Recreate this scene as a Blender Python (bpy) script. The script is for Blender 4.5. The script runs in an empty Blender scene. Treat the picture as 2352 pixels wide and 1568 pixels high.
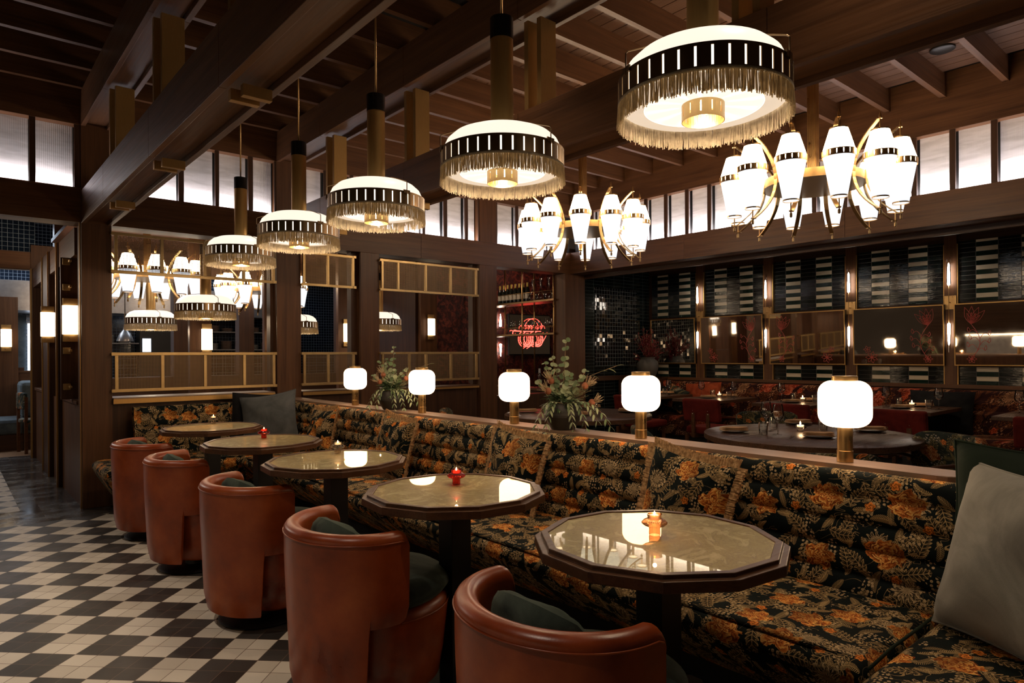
import bpy, math, random
from math import sin, cos, pi, radians, sqrt, atan2, hypot
from mathutils import Vector, Matrix

# ------------------------------------------------------------------ camera, world, exposure
S = bpy.context.scene
COL = S.collection
H = 1.36
FPX, CXP, CYP = 1529.5, 1176.0, 814.2
YAW, ROLL = radians(40.41), radians(-0.3185)
cam_d = bpy.data.cameras.new('camera')
cam_d.sensor_width = 36.0
cam_d.lens = FPX / 2352 * 36.0
cam_d.shift_y = (CYP - 784.0) / 2352
cam_d.clip_start = 0.02
cam = bpy.data.objects.new('camera', cam_d)
COL.objects.link(cam)
cam.matrix_world = (Matrix.Translation((0, 0, H)) @ Matrix.Rotation(-YAW, 4, 'Z')
                    @ Matrix.Rotation(pi / 2, 4, 'X') @ Matrix.Rotation(ROLL, 4, 'Z'))
S.camera = cam
W = bpy.data.worlds.new('world')
S.world = W
W.use_nodes = True
W.node_tree.nodes['Background'].inputs[0].default_value = (1.0, 0.66, 0.42, 1)
W.node_tree.nodes['Background'].inputs[1].default_value = 0.022
S.view_settings.view_transform = 'Standard'
S.view_settings.look = 'None'
S.view_settings.exposure = 0.12
S.view_settings.gamma = 1.0
S.view_settings.use_curve_mapping = False
cy_ = S.cycles
cy_.max_bounces = 6
cy_.diffuse_bounces = 3
cy_.glossy_bounces = 4
cy_.transmission_bounces = 4
cy_.transparent_max_bounces = 12
cy_.caustics_reflective = False
cy_.caustics_refractive = False
cy_.sample_clamp_indirect = 4.0
cy_.sample_clamp_direct = 0.0
cy_.use_denoising = True
cy_.use_light_tree = True


def area(name, loc, rot, sx, sy, power, color, spread=pi):
    d = bpy.data.lights.new(name, 'AREA')
    d.shape = 'RECTANGLE'
    d.size, d.size_y = sx, sy
    d.energy = power
    d.color = color
    d.spread = spread
    o = bpy.data.objects.new(name, d)
    COL.objects.link(o)
    o.location = loc
    o.rotation_euler = rot
    return o


def point(name, loc, power, color, r=0.03, spot=None, rot=(0, 0, 0)):
    d = bpy.data.lights.new(name, 'SPOT' if spot else 'POINT')
    d.energy = power
    d.color = color
    d.shadow_soft_size = r
    if spot:
        d.spot_size = spot
        d.spot_blend = 1.0
    o = bpy.data.objects.new(name, d)
    COL.objects.link(o)
    o.location = loc
    o.rotation_euler = rot
    return o


COOL = (1.0, 0.91, 0.92)
WARM = (1.0, 0.72, 0.45)
YB, XR = 7.013, 7.125          # plane of the back wall, plane of the right-hand header
# clerestory strips: LED lines lying behind the header's lip, washing the panes upwards
for k, (x0, x1) in enumerate(((-2.6, 0.93), (1.165, 2.69), (2.955, 5.42), (5.705, 7.1))):
    area('strip_light_back', ((x0 + x1) / 2, YB + 0.055, 2.882), (radians(180 - 24), 0, 0), x1 - x0 - .04, 0.03, (3.6 if k < 2 else 4.0) * (x1 - x0), COOL)
area('strip_light_right', (XR + 0.055, 3.3, 2.882), (radians(180), radians(24), 0), 0.03, 7.2, 6.2 * 7.2, COOL)

# ------------------------------------------------------------------ node helpers


class N:
    """a socket with arithmetic"""
    def __init__(s, t, sock):
        s.t, s.s = t, sock

    def m(s, op, *a):
        n = s.t.nodes.new('ShaderNodeMath')
        n.operation = op
        for i, v in enumerate((s,) + a):
            if isinstance(v, N):
                s.t.links.new(v.s, n.inputs[i])
            else:
                n.inputs[i].default_value = v
        return N(s.t, n.outputs[0])
    def __add__(s, o): return s.m('ADD', o)
    def __radd__(s, o): return s.m('ADD', o)
    def __sub__(s, o): return s.m('SUBTRACT', o)
    def __rsub__(s, o): return (s * -1.0).m('ADD', o)
    def __mul__(s, o): return s.m('MULTIPLY', o)
    def __rmul__(s, o): return s.m('MULTIPLY', o)
    def __truediv__(s, o): return s.m('DIVIDE', o)
    def sin(s): return s.m('SINE')
    def cos(s): return s.m('COSINE')
    def abs(s): return s.m('ABSOLUTE')
    def frac(s): return s.m('FRACT')
    def floor(s): return s.m('FLOOR')
    def lt(s, o): return s.m('LESS_THAN', o)
    def gt(s, o): return s.m('GREATER_THAN', o)
    def min(s, o): return s.m('MINIMUM', o)
    def max(s, o): return s.m('MAXIMUM', o)
    def sqrt(s): return s.m('SQRT')
    def mod(s, o): return s.m('FLOORED_MODULO', o)
    def clamp(s):
        n = s.t.nodes.new('ShaderNodeClamp')
        s.t.links.new(s.s, n.inputs[0])
        return N(s.t, n.outputs[0])


def sep(t, sock):
    n = t.nodes.new('ShaderNodeSeparateXYZ')
    t.links.new(sock, n.inputs[0])
    return [N(t, n.outputs[i]) for i in range(3)]


def comb(t, x, y, z=0.0):
    n = t.nodes.new('ShaderNodeCombineXYZ')
    for i, v in enumerate((x, y, z)):
        if isinstance(v, N):
            t.links.new(v.s, n.inputs[i])
        else:
            n.inputs[i].default_value = v
    return n.outputs[0]


def ramp(t, fac, stops, interp='LINEAR'):
    n = t.nodes.new('ShaderNodeValToRGB')
    n.color_ramp.interpolation = interp
    e = n.color_ramp.elements
    while len(e) < len(stops):
        e.new(0.5)
    for k, (p, c) in enumerate(stops):
        e[k].position = p
        e[k].color = (*c, 1) if len(c) == 3 else c
    t.links.new(fac.s if isinstance(fac, N) else fac, n.inputs[0])
    return n.outputs[0]


def mixc(t, fac, a, b):
    n = t.nodes.new('ShaderNodeMix')
    n.data_type = 'RGBA'
    for i, v in ((0, fac), (6, a), (7, b)):
        if isinstance(v, N):
            v = v.s
        if isinstance(v, (tuple, list)):
            n.inputs[i].default_value = (*v, 1)
        elif isinstance(v, float):
            n.inputs[i].default_value = v
        else:
            t.links.new(v, n.inputs[i])
    return n.outputs[2]


def noise(t, vec, scale, detail=3, rough=0.55, dist=0.0, dim='3D'):
    n = t.nodes.new('ShaderNodeTexNoise')
    n.noise_dimensions = dim
    t.links.new(vec, n.inputs['Vector'])
    n.inputs['Scale'].default_value = scale
    n.inputs['Detail'].default_value = detail
    n.inputs['Roughness'].default_value = rough
    n.inputs['Distortion'].default_value = dist
    return N(t, n.outputs[0])


def voro(t, vec, rnd=0.8, feat='F1'):
    n = t.nodes.new('ShaderNodeTexVoronoi')
    n.voronoi_dimensions = '2D'
    n.feature = feat
    n.inputs['Scale'].default_value = 1.0
    n.inputs['Randomness'].default_value = rnd
    t.links.new(vec, n.inputs['Vector'])
    return n


def coords(t, which='Object'):
    n = t.nodes.new('ShaderNodeTexCoord')
    return n.outputs[which]


def mapped(t, vec, scale=(1, 1, 1), rot=(0, 0, 0), loc=(0, 0, 0)):
    n = t.nodes.new('ShaderNodeMapping')
    n.inputs['Scale'].default_value = scale
    n.inputs['Rotation'].default_value = rot
    n.inputs['Location'].default_value = loc
    t.links.new(vec, n.inputs[0])
    return n.outputs[0]


def rnd_off(t, vec, amt=7.0):
    o = t.nodes.new('ShaderNodeObjectInfo')
    v = t.nodes.new('ShaderNodeVectorMath')
    v.operation = 'ADD'
    t.links.new(vec, v.inputs[0])
    r = N(t, o.outputs['Random'])
    t.links.new(comb(t, r * amt, r * (amt * 1.7), r * (amt * .6)), v.inputs[1])
    return v.outputs[0]


def bump(t, h, strength=0.2, dist=0.01):
    n = t.nodes.new('ShaderNodeBump')
    n.inputs['Strength'].default_value = strength
    n.inputs['Distance'].default_value = dist
    t.links.new(h.s if isinstance(h, N) else h, n.inputs['Height'])
    return n.outputs[0]


def newmat(name):
    m = bpy.data.materials.new(name)
    m.use_nodes = True
    t = m.node_tree
    return m, t, t.nodes['Principled BSDF']


def setp(t, p, **k):
    names = dict(color='Base Color', rough='Roughness', metal='Metallic', normal='Normal', coat='Coat Weight', coat_rough='Coat Roughness',
                 sheen='Sheen Weight', sheen_rough='Sheen Roughness', sheen_tint='Sheen Tint', spec='Specular IOR Level', emis='Emission Color', estr='Emission Strength', alpha='Alpha', trans='Transmission Weight', ior='IOR')
    for a, v in k.items():
        i = p.inputs[names[a]]
        if isinstance(v, N):
            v = v.s
        if isinstance(v, (int, float)):
            i.default_value = v
        elif isinstance(v, (tuple, list)):
            i.default_value = (*v, 1) if len(v) == 3 else v
        else:
            t.links.new(v, i)


M = {}


def plain(name, color, rough=0.5, metal=0.0, **k):
    m, t, p = newmat(name)
    v = coords(t)
    n = noise(t, v, 9.0, 3)
    c0 = tuple(x * 0.82 for x in color)
    c1 = tuple(min(1, x * 1.15) for x in color)
    setp(t, p, color=ramp(t, n, [(0.3, c0), (0.7, c1)]), rough=rough, metal=metal, **k)
    M[name] = m
    return m


def emis(name, color, strength):
    m, t, p = newmat(name)
    setp(t, p, color=(0.35, 0.32, 0.29), emis=color, estr=strength, rough=0.35)
    M[name] = m
    return m


def wood(name, dark, light, rough=0.42, axis='z', scale=1.0, spec=0.5):
    m, t, p = newmat(name)
    v = rnd_off(t, coords(t))
    sc = {'x': (0.5, 9, 9), 'y': (9, 0.5, 9), 'z': (9, 9, 0.5)}[axis]
    v2 = mapped(t, v, tuple(s * scale for s in sc))
    a = noise(t, v2, 2.2, 6, 0.62, 0.6)
    b = noise(t, mapped(t, v, tuple(s * scale * (1 if s < 1 else 4.5) for s in sc)), 3.0, 3, 0.6)
    f = (a * 0.7 + b * 0.3).clamp()
    mid = tuple((x + y) / 2 for x, y in zip(dark, light))
    setp(t, p, color=ramp(t, f, [(0.32, dark), (0.5, mid), (0.68, light)]), rough=ramp(t, b, [(0.3, (rough - .06,) * 3), (0.7, (rough + .1,) * 3)]), spec=spec,
         normal=bump(t, b, 0.12, 0.003))
    M[name] = m
    return m


for ax in 'xyz':
    wood('wood_' + ax, (0.062, 0.025, 0.0105), (0.165, 0.072, 0.030), 0.42, ax, spec=0.35)
    wood('wooddark_' + ax, (0.032, 0.0125, 0.006), (0.085, 0.035, 0.015), 0.44, ax, spec=0.35)
wood('tablewood', (0.052, 0.020, 0.008), (0.14, 0.058, 0.024), 0.36, 'x', spec=0.3)
wood('ledgewood', (0.20, 0.125, 0.085), (0.33, 0.215, 0.15), 0.38, 'y')
wood('oakfloor', (0.16, 0.085, 0.045), (0.33, 0.19, 0.10), 0.35, 'x', 0.6)
wood('ceilboard', (0.07, 0.030, 0.014), (0.15, 0.068, 0.032), 0.5, 'y')


def metal(name, color, rough, brushed=None, mt=1.0):
    m, t, p = newmat(name)
    v = coords(t)
    if brushed:
        v = mapped(t, v, brushed)
    n = noise(t, v, 40 if brushed else 14, 3)
    c0 = tuple(x * 0.8 for x in color)
    setp(t, p, color=ramp(t, n, [(0.3, c0), (0.7, color)]), rough=ramp(t, n, [(0.3, (rough * .8,) * 3), (0.7, (rough * 1.25,) * 3)]), metal=mt)
    M[name] = m


metal('brass', (0.62, 0.40, 0.17), 0.32)
metal('brass_bright', (0.62, 0.43, 0.20), 0.42)
metal('mesh_wire', (0.26, 0.17, 0.09), 0.5, None, 0.6)
metal('brass_brushed', (0.62, 0.37, 0.13), 0.36, (30, 30, .4), 0.82)
metal('brass_plate', (0.55, 0.33, 0.12), 0.40, (18, 18, .6), 0.75)
metal('bronze', (0.24, 0.15, 0.075), 0.36)
metal('chrome', (0.7, 0.68, 0.65), 0.15)
metal('darksteel', (0.05, 0.045, 0.04), 0.4)
plain('black', (0.012, 0.011, 0.011), 0.4)
plain('blackmatte', (0.008, 0.007, 0.007), 0.7)
plain('char_cap', (0.02, 0.018, 0.018), 0.25, 0.6)

emis('lamp_glow', (1.0, 0.68, 0.40), 8.5)
emis('pend_top', (1.0, 0.86, 0.70), 1.05)
emis('pend_under', (1.0, 0.80, 0.60), 0.70)
emis('pend_core', (1.0, 0.90, 0.74), 1.05)
emis('slot_glow', (1.0, 0.90, 0.74), 1.6)
emis('bulb', (1.0, 0.78, 0.48), 16.0)
emis('chand_glow', (1.0, 0.74, 0.48), 17.0)
emis('chand_low', (0.93, 0.96, 1.0), 0.97)
emis('sconce_glow', (1.0, 0.76, 0.50), 6.0)
emis('flame', (1.0, 0.62, 0.28), 22.0)
emis('candle_wax', (1.0, 0.72, 0.42), 1.8)
emis('neon_red', (1.0, 0.07, 0.05), 4.5)
emis('cool_glow', (0.70, 0.82, 1.0), 3.0)
emis('green_glass', (0.55, 0.75, 0.55), 0.55)
emis('tube_glow', (1.0, 0.86, 0.72), 26.0)

# fringe
m, t, p = newmat('fringe')
v = coords(t)
n = noise(t, v, 60, 2)
setp(t, p, color=ramp(t, n, [(0.35, (0.58, 0.48, 0.33)), (0.65, (0.96, 0.85, 0.66))]), rough=0.7, sheen=0.3, emis=(1.0, 0.8, 0.5), estr=0.0)
tl_ = t.nodes.new('ShaderNodeBsdfTranslucent')
tl_.inputs[0].default_value = (1.0, 0.88, 0.66, 1)
mx = t.nodes.new('ShaderNodeMixShader')
mx.inputs[0].default_value = 0.5
t.links.new(p.outputs[0], mx.inputs[1])
t.links.new(tl_.outputs[0], mx.inputs[2])
t.links.new(mx.outputs[0], t.nodes['Material Output'].inputs[0])
M['fringe'] = m
m, t, p = newmat('cushion_fringe')
n = noise(t, coords(t), 70, 2)
setp(t, p, color=ramp(t, n, [(0.35, (0.34, 0.18, 0.07)), (0.65, (0.78, 0.50, 0.25))]), rough=0.75)
M['cushion_fringe'] = m

# leather
m, t, p = newmat('leather')
v = rnd_off(t, coords(t))
a = noise(t, v, 3.5, 5, 0.6)
b = noise(t, v, 260, 2)
scr = noise(t, mapped(t, v, (14, 14, 2.2), (0.5, 0.3, 0.4)), 3.0, 4, 0.8, 1.5)
col = ramp(t, a, [(0.28, (0.14, 0.019, 0.0035)), (0.5, (0.29, 0.050, 0.009)), (0.75, (0.45, 0.105, 0.024))])
col = mixc(t, ((scr - 0.70) * 9.0).clamp() * 0.5, col, (0.45, 0.16, 0.06))
setp(t, p, color=col, rough=ramp(t, a, [(0.3, (.27,) * 3), (0.7, (.40,) * 3)]), spec=0.5, normal=bump(t, b + a * 2.0, 0.10, 0.002))
M['leather'] = m


def velvet(name, c0, c1, sheen=0.6, scale=6, tint=None):
    m, t, p = newmat(name)
    v = rnd_off(t, coords(t))
    a = noise(t, v, scale, 4, 0.6, 0.8)
    b = noise(t, v, 300, 2)
    setp(t, p, color=ramp(t, a, [(0.32, c0), (0.68, c1)]), rough=0.85, sheen=sheen, sheen_rough=0.4, sheen_tint=tint or tuple(min(1, x * 4) for x in c1), normal=bump(t, a * 3.0 + b * .3, 0.35, 0.004), spec=0.2)
    M[name] = m


velvet('velvet_green', (0.012, 0.021, 0.018), (0.065, 0.085, 0.066), 0.35)
velvet('velvet_grey', (0.17, 0.165, 0.15), (0.32, 0.31, 0.28), 0.25, 4)
velvet('velvet_slate', (0.060, 0.066, 0.072), (0.115, 0.122, 0.13), 0.3, 4)
velvet('velvet_bottle', (0.007, 0.014, 0.009), (0.018, 0.030, 0.018), 0.12, 4)
velvet('velvet_black', (0.006, 0.006, 0.008), (0.014, 0.014, 0.016), 0.15)
velvet('velvet_red', (0.075, 0.006, 0.004), (0.15, 0.014, 0.008), 0.2)
velvet('velvet_rust', (0.22, 0.035, 0.012), (0.42, 0.085, 0.03), 0.3)
velvet('velvet_blue', (0.05, 0.065, 0.08), (0.10, 0.125, 0.14), 0.3)
plain('napkin', (0.62, 0.37, 0.19), 0.85)
plain('plate', (0.10, 0.075, 0.06), 0.3)
plain('crockery', (0.42, 0.30, 0.24), 0.35)
plain('crockery_white', (0.62, 0.60, 0.58), 0.3)
plain('stoneware', (0.085, 0.080, 0.075), 0.65)
plain('pot_black', (0.030, 0.026, 0.023), 0.5)
plain('leaf', (0.13, 0.19, 0.085), 0.5)
plain('leaf_pale', (0.33, 0.38, 0.22), 0.55)
plain('leaf_dark', (0.035, 0.07, 0.025), 0.5)
plain('stem', (0.28, 0.18, 0.10), 0.7)
plain('bloom', (0.36, 0.12, 0.055), 0.6)
plain('straw', (0.55, 0.40, 0.24), 0.7)
plain('burgundy_leaf', (0.20, 0.012, 0.020), 0.5)
plain('wine_dark', (0.01, 0.012, 0.008), 0.1)
plain('gold_foil', (0.55, 0.40, 0.08), 0.35)
plain('paper_label', (0.6, 0.55, 0.45), 0.6)
plain('stainless', (0.32, 0.30, 0.29), 0.3, 0.8)
plain('white_paint', (0.5, 0.5, 0.52), 0.5)
plain('etch_red', (0.62, 0.13, 0.11), 0.5)


def glassy(name, tint, refl=0.12, alpha=0.9):
    m = bpy.data.materials.new(name)
    m.use_nodes = True
    t = m.node_tree
    t.nodes.clear()
    o = t.nodes.new('ShaderNodeOutputMaterial')
    tr = t.nodes.new('ShaderNodeBsdfTransparent')
    tr.inputs[0].default_value = (*tint, 1)
    gl = t.nodes.new('ShaderNodeBsdfGlossy')
    gl.inputs['Roughness'].default_value = 0.03
    lw = t.nodes.new('ShaderNodeLayerWeight')
    lw.inputs[0].default_value = 0.25
    f = (N(t, lw.outputs['Fresnel']) * 0.9 + refl * 0.4).clamp()
    mx = t.nodes.new('ShaderNodeMixShader')
    t.links.new(f.s, mx.inputs[0])
    t.links.new(tr.outputs[0], mx.inputs[1])
    t.links.new(gl.outputs[0], mx.inputs[2])
    t.links.new(mx.outputs[0], o.inputs[0])
    M[name] = m


glassy('glass', (0.93, 0.93, 0.92), 0.3)
glassy('glass_red', (0.85, 0.16, 0.12))
glassy('glass_amber', (0.80, 0.52, 0.34), 0.3)
glassy('glass_clear', (0.9, 0.78, 0.66), 0.2)

m, t, p = newmat('mirror')
setp(t, p, color=(0.80, 0.74, 0.66), metal=1.0, rough=ramp(t, noise(t, coords(t), 5, 2), [(0.3, (0.015,) * 3), (0.7, (0.04,) * 3)]))
M['mirror'] = m

# mottled antiqued glass table top
m, t, p = newmat('antique_glass')
v = rnd_off(t, coords(t))
a = noise(t, v, 7, 7, 0.72, 2.2)
b = noise(t, v, 26, 4, 0.7, 1.0)
vein = ((a - 0.5).abs() * -26.0 + 1.0).clamp() * b
col = ramp(t, a * 0.75 + b * 0.25, [(0.32, (0.30, 0.225, 0.075)), (0.48, (0.56, 0.45, 0.18)), (0.66, (0.84, 0.72, 0.38))])
col = mixc(t, (vein * 1.4).clamp() * 0.75, col, (0.20, 0.13, 0.05))
setp(t, p, color=col, rough=0.45)
gl = t.nodes.new('ShaderNodeBsdfGlossy')
gl.inputs['Roughness'].default_value = 0.012
gl.inputs[0].default_value = (0.95, 0.86, 0.62, 1)
mx = t.nodes.new('ShaderNodeMixShader')
lw = t.nodes.new('ShaderNodeLayerWeight')
lw.inputs[0].default_value = 0.35
t.links.new((N(t, lw.outputs['Fresnel']) * 0.6 + 0.16).clamp().s, mx.inputs[0])
t.links.new(p.outputs[0], mx.inputs[1])
t.links.new(gl.outputs[0], mx.inputs[2])
t.links.new(mx.outputs[0], t.nodes['Material Output'].inputs[0])
M['antique_glass'] = m

# reeded translucent pane (reflective diffuser lit by the strips)
m, t, p = newmat('pane')
v = coords(t)
x, y, z = sep(t, v)
reed = ((x + y) * 420.0).sin()
wisp = noise(t, mapped(t, rnd_off(t, v), (2.0, 2.0, 11)), 1.6, 4, 0.6, 0.6)
setp(t, p, color=ramp(t, wisp, [(0.3, (0.66, 0.64, 0.64)), (0.6, (0.86, 0.84, 0.86))]), rough=0.7, normal=bump(t, reed, 0.25, 0.002))
M['pane'] = m

# ---- floral tapestry


def floral(name, base, rose, mum, leafc, which='UV', k=1.0, density=1.0, mumfreq=3.9):
    m, t, p = newmat(name)
    if which == 'UV':
        uvn = coords(t, 'UV')
        o = t.nodes.new('ShaderNodeObjectInfo')
        x, y, _ = sep(t, uvn)
        r = N(t, o.outputs['Random'])
        x = x + r * 3.1
        y = y + r * 5.3
    else:
        X, Y, Z = sep(t, rnd_off(t, coords(t)))
        x = X + Y * 0.83
        y = Z + Y * 0.45
    x = x * k
    y = y * k
    wob = noise(t, comb(t, x, y), 30, 2, 0.6, 0, '2D')
    fine = noise(t, comb(t, x, y), 95, 3, 0.7, 0, '2D')
    col = None
    soft = noise(t, comb(t, x, y), 14, 2, 0.5, 0, '2D')
    col = ramp(t, soft, [(0.35, base), (0.75, tuple(c * 1.7 for c in base))])

    def cell(f, ox, oy, rnd):
        px, py = x * f + ox, y * f + oy
        vn = voro(t, comb(t, px, py), rnd)
        cx, cyy, _ = sep(t, vn.outputs['Position'])
        rr, gg, bb = sep(t, vn.outputs['Color'])
        return (px - cx) * (1.0 / f), (py - cyy) * (1.0 / f), rr, gg, bb

    def rot(lx, ly, ang):
        c, s_ = ang.cos(), ang.sin()
        return lx * c + ly * s_, ly * c - lx * s_

    # thin branching stems
    n1 = noise(t, comb(t, x, y), 9, 2, 0.5, 1.2, '2D')
    n2 = noise(t, comb(t, x + 5.1, y + 2.2), 7, 2, 0.5, 0.5, '2D')
    st = (n1 - 0.5).abs().lt(0.006) * n2.gt(0.48)
    col = mixc(t, st * 0.8, col, tuple(c * 0.8 for c in leafc))
    # ferns, two layers
    for (f, ox, oy, L, wd) in ((9.5, 0.3, 7.7, 0.046, 0.0145), (12.0, 4.4, 1.9, 0.036, 0.012)):
        lx, ly, r1, g1, b1 = cell(f, ox, oy, 0.75)
        u, w = rot(lx, ly, r1 * 6.283)
        w = w + u * u * (g1 - 0.5) * 22.0
        env = ((u / L).m('POWER', 2.0) * -1.0 + 1.0).max(0.0).sqrt() * wd
        inside = w.abs().lt(env) * u.abs().lt(L)
        st = ((u - w.abs() * 0.9) * 165.0).frac().lt(0.5).max(w.abs().lt(0.0011))
        col = mixc(t, inside * st * (b1.gt(0.25 * density)) * 0.85, col, ramp(t, g1 + fine * 0.5 - 0.2, [(0.2, tuple(c * 0.55 for c in leafc)), (0.9, leafc)]))
    # lobed leaves: rounded fingers with pale edges on a dark fill
    for (f, ox, oy) in ((7.0, 2.7, 3.1), (8.5, 9.2, 5.5)):
        lx, ly, r1, g1, b1 = cell(f, ox, oy, 0.8)
        u, w = rot(lx, ly, r1 * 6.283)
        w = w + u * u * (g1 - 0.5) * 16.0
        L = 0.050
        un = (u / L)
        ph = (u - w.abs() * 0.75) * 62.0 + wob * 0.5
        lobe = (ph * 3.1416).sin().abs()
        env = ((un * un * -1.0 + 1.0).max(0.0)).sqrt() * 0.026 * (lobe * 0.55 + 0.42)
        q = w.abs() / env.max(0.0001)
        inside = q.lt(1.0) * un.abs().lt(1.0)
        edge = q.gt(0.84).max(lobe.gt(0.955)).max(w.abs().lt(0.0011))
        on = b1.gt(0.2)
        col = mixc(t, inside * on, col, ramp(t, fine * 0.6 + lobe * 0.3, [(0.35, tuple(c * 1.5 for c in base)), (0.62, tuple(c * 0.10 for c in leafc))]))
        col = mixc(t, inside * edge * on * 0.9, col, ramp(t, fine, [(0.35, tuple(c * 0.5 for c in leafc)), (0.62, leafc)]))
    # berries in clusters
    lx, ly, r1, g1, b1 = cell(62.0, 0, 0, 0.55)
    rr = (lx * lx + ly * ly).sqrt()
    msk = noise(t, comb(t, x + 11.0, y), 13, 1, 0.4, 0, '2D').gt(0.60)
    col = mixc(t, rr.lt(0.0052) * msk, col, ramp(t, rr * 190.0, [(0.12, tuple(c * 0.25 for c in mum)), (0.35, mum), (0.8, tuple(c * 0.8 for c in mum)), (1.0, tuple(c * 0.35 for c in mum))]))
    # cream chrysanthemums
    lx, ly, r1, g1, b1 = cell(mumfreq, 6.1, 0.4, 0.8)
    rr = (lx * lx + (ly * ly) * 1.6).sqrt()
    th = ly.m('ARCTAN2', lx)
    spikes = (th * 7.0 + r1 * 6.0 + wob * 5.0).sin().abs()
    R = (g1 * 0.020 + 0.047) * (spikes * 0.5 + 0.55)
    tt = rr / R
    shade = (tt * 1.6 + (th * 14.0 + wob * 14.0).sin() * 0.42 + fine * 0.7).frac()
    col = mixc(t, tt.lt(1.0) * b1.gt(0.2), col, ramp(t, shade, [(0.25, tuple(c * 0.05 for c in mum)), (0.55, tuple(c * 0.55 for c in mum)), (0.9, mum)]))
    # small buds
    lx, ly, r1, g1, b1 = cell(6.3, 8.8, 2.4, 0.8)
    rr = (lx * lx + ly * ly).sqrt()
    th = ly.m('ARCTAN2', lx)
    R = 0.017 * ((th * 2.5 + r1 * 6.0).sin().abs() * 0.4 + 0.7 + wob * 0.2)
    tt = rr / R
    col = mixc(t, tt.lt(1.0) * b1.gt(0.35), col, ramp(t, (tt * 1.3 + th * 0.3 + fine * .6).frac(), [(0.1, tuple(c * 0.25 for c in rose)), (0.6, rose), (0.9, tuple(min(1, c * 1.5 + .03) for c in rose))]))
    # big roses
    lx, ly, r1, g1, b1 = cell(4.6, 1.3, 5.9, 0.72)
    ly = ly * 1.12
    lx = lx + (wob - 0.5) * 0.012
    rr = (lx * lx + ly * ly).sqrt()
    th = ly.m('ARCTAN2', lx) + rr * 9.0
    R = (g1 * 0.014 + 0.052) * ((th * 2.5 + r1 * 6.28).sin().abs() * 0.26 + (th * 5.5 + g1 * 9.0).sin() * 0.08 + (th * 11.5 + wob * 6.0).sin() * 0.05 + 0.80 + (fine - 0.5) * 0.25)
    tt = rr / R
    ridge = (th * 4.0 + (tt * 5.0 + r1 * 3.0).floor() * 1.9 + wob * 5.0).sin() * 0.30
    streak = noise(t, comb(t, th * 2.2, tt * 1.4 + r1 * 9.0), 3.2, 4, 0.75, 0.6, '2D')
    lay = (tt * 2.7 + ridge * 1.3 + fine * 0.5 + (wob - 0.5) * 0.6).frac()
    lay = (lay * 0.62 + streak * 0.75 - 0.16).clamp()
    rc = ramp(t, lay, [(0.10, tuple(c * 0.05 for c in rose)), (0.30, (rose[0] * .34, rose[1] * .22, rose[2] * .3)), (0.52, (rose[0] * .9, rose[1] * .8, rose[2])), (0.72, (min(1, rose[0] * 1.35 + .03), min(1, rose[1] * 2.2 + .04), rose[2] * 4.0 + .03)), (0.95, (min(1, rose[0] * 1.5), min(1, rose[1] * 3.3), rose[2] * 9.0))])
    rc = mixc(t, ((lx * 22.0 + ly * 9.0 + r1 - 0.35).clamp()) * 0.55, rc, tuple(c * 0.12 for c in rose))
    col = mixc(t, tt.lt(1.0) * b1.gt(0.16), col, rc)
    setp(t, p, color=col, rough=0.8, spec=0.15, normal=bump(t, fine, 0.25, 0.002))
    M[name] = m


BASE = (0.0022, 0.0050, 0.0052)
floral('floral', BASE, (0.62, 0.185, 0.022), (0.60, 0.43, 0.24), (0.60, 0.41, 0.19))
floral('floral_obj', (0.016, 0.022, 0.019), (0.45, 0.14, 0.03), (0.36, 0.32, 0.27), (0.26, 0.21, 0.09), which='OBJ')
floral('floral_red', (0.03, 0.010, 0.010), (0.50, 0.075, 0.02), (0.50, 0.25, 0.13), (0.30, 0.10, 0.035), which='OBJ', k=0.55, mumfreq=4.6)

# dark red baroque wallpaper
m, t, p = newmat('wallpaper')
v = coords(t)
a = noise(t, v, 5.5, 6, 0.68, 2.4)
b = noise(t, v, 17, 4, 0.7, 1.0)
setp(t, p, color=ramp(t, a * 0.7 + b * 0.3, [(0.40, (0.014, 0.006, 0.006)), (0.5, (0.07, 0.013, 0.010)), (0.58, (0.24, 0.055, 0.03)), (0.68, (0.06, 0.014, 0.01))]), rough=0.6)
M['wallpaper'] = m


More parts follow.
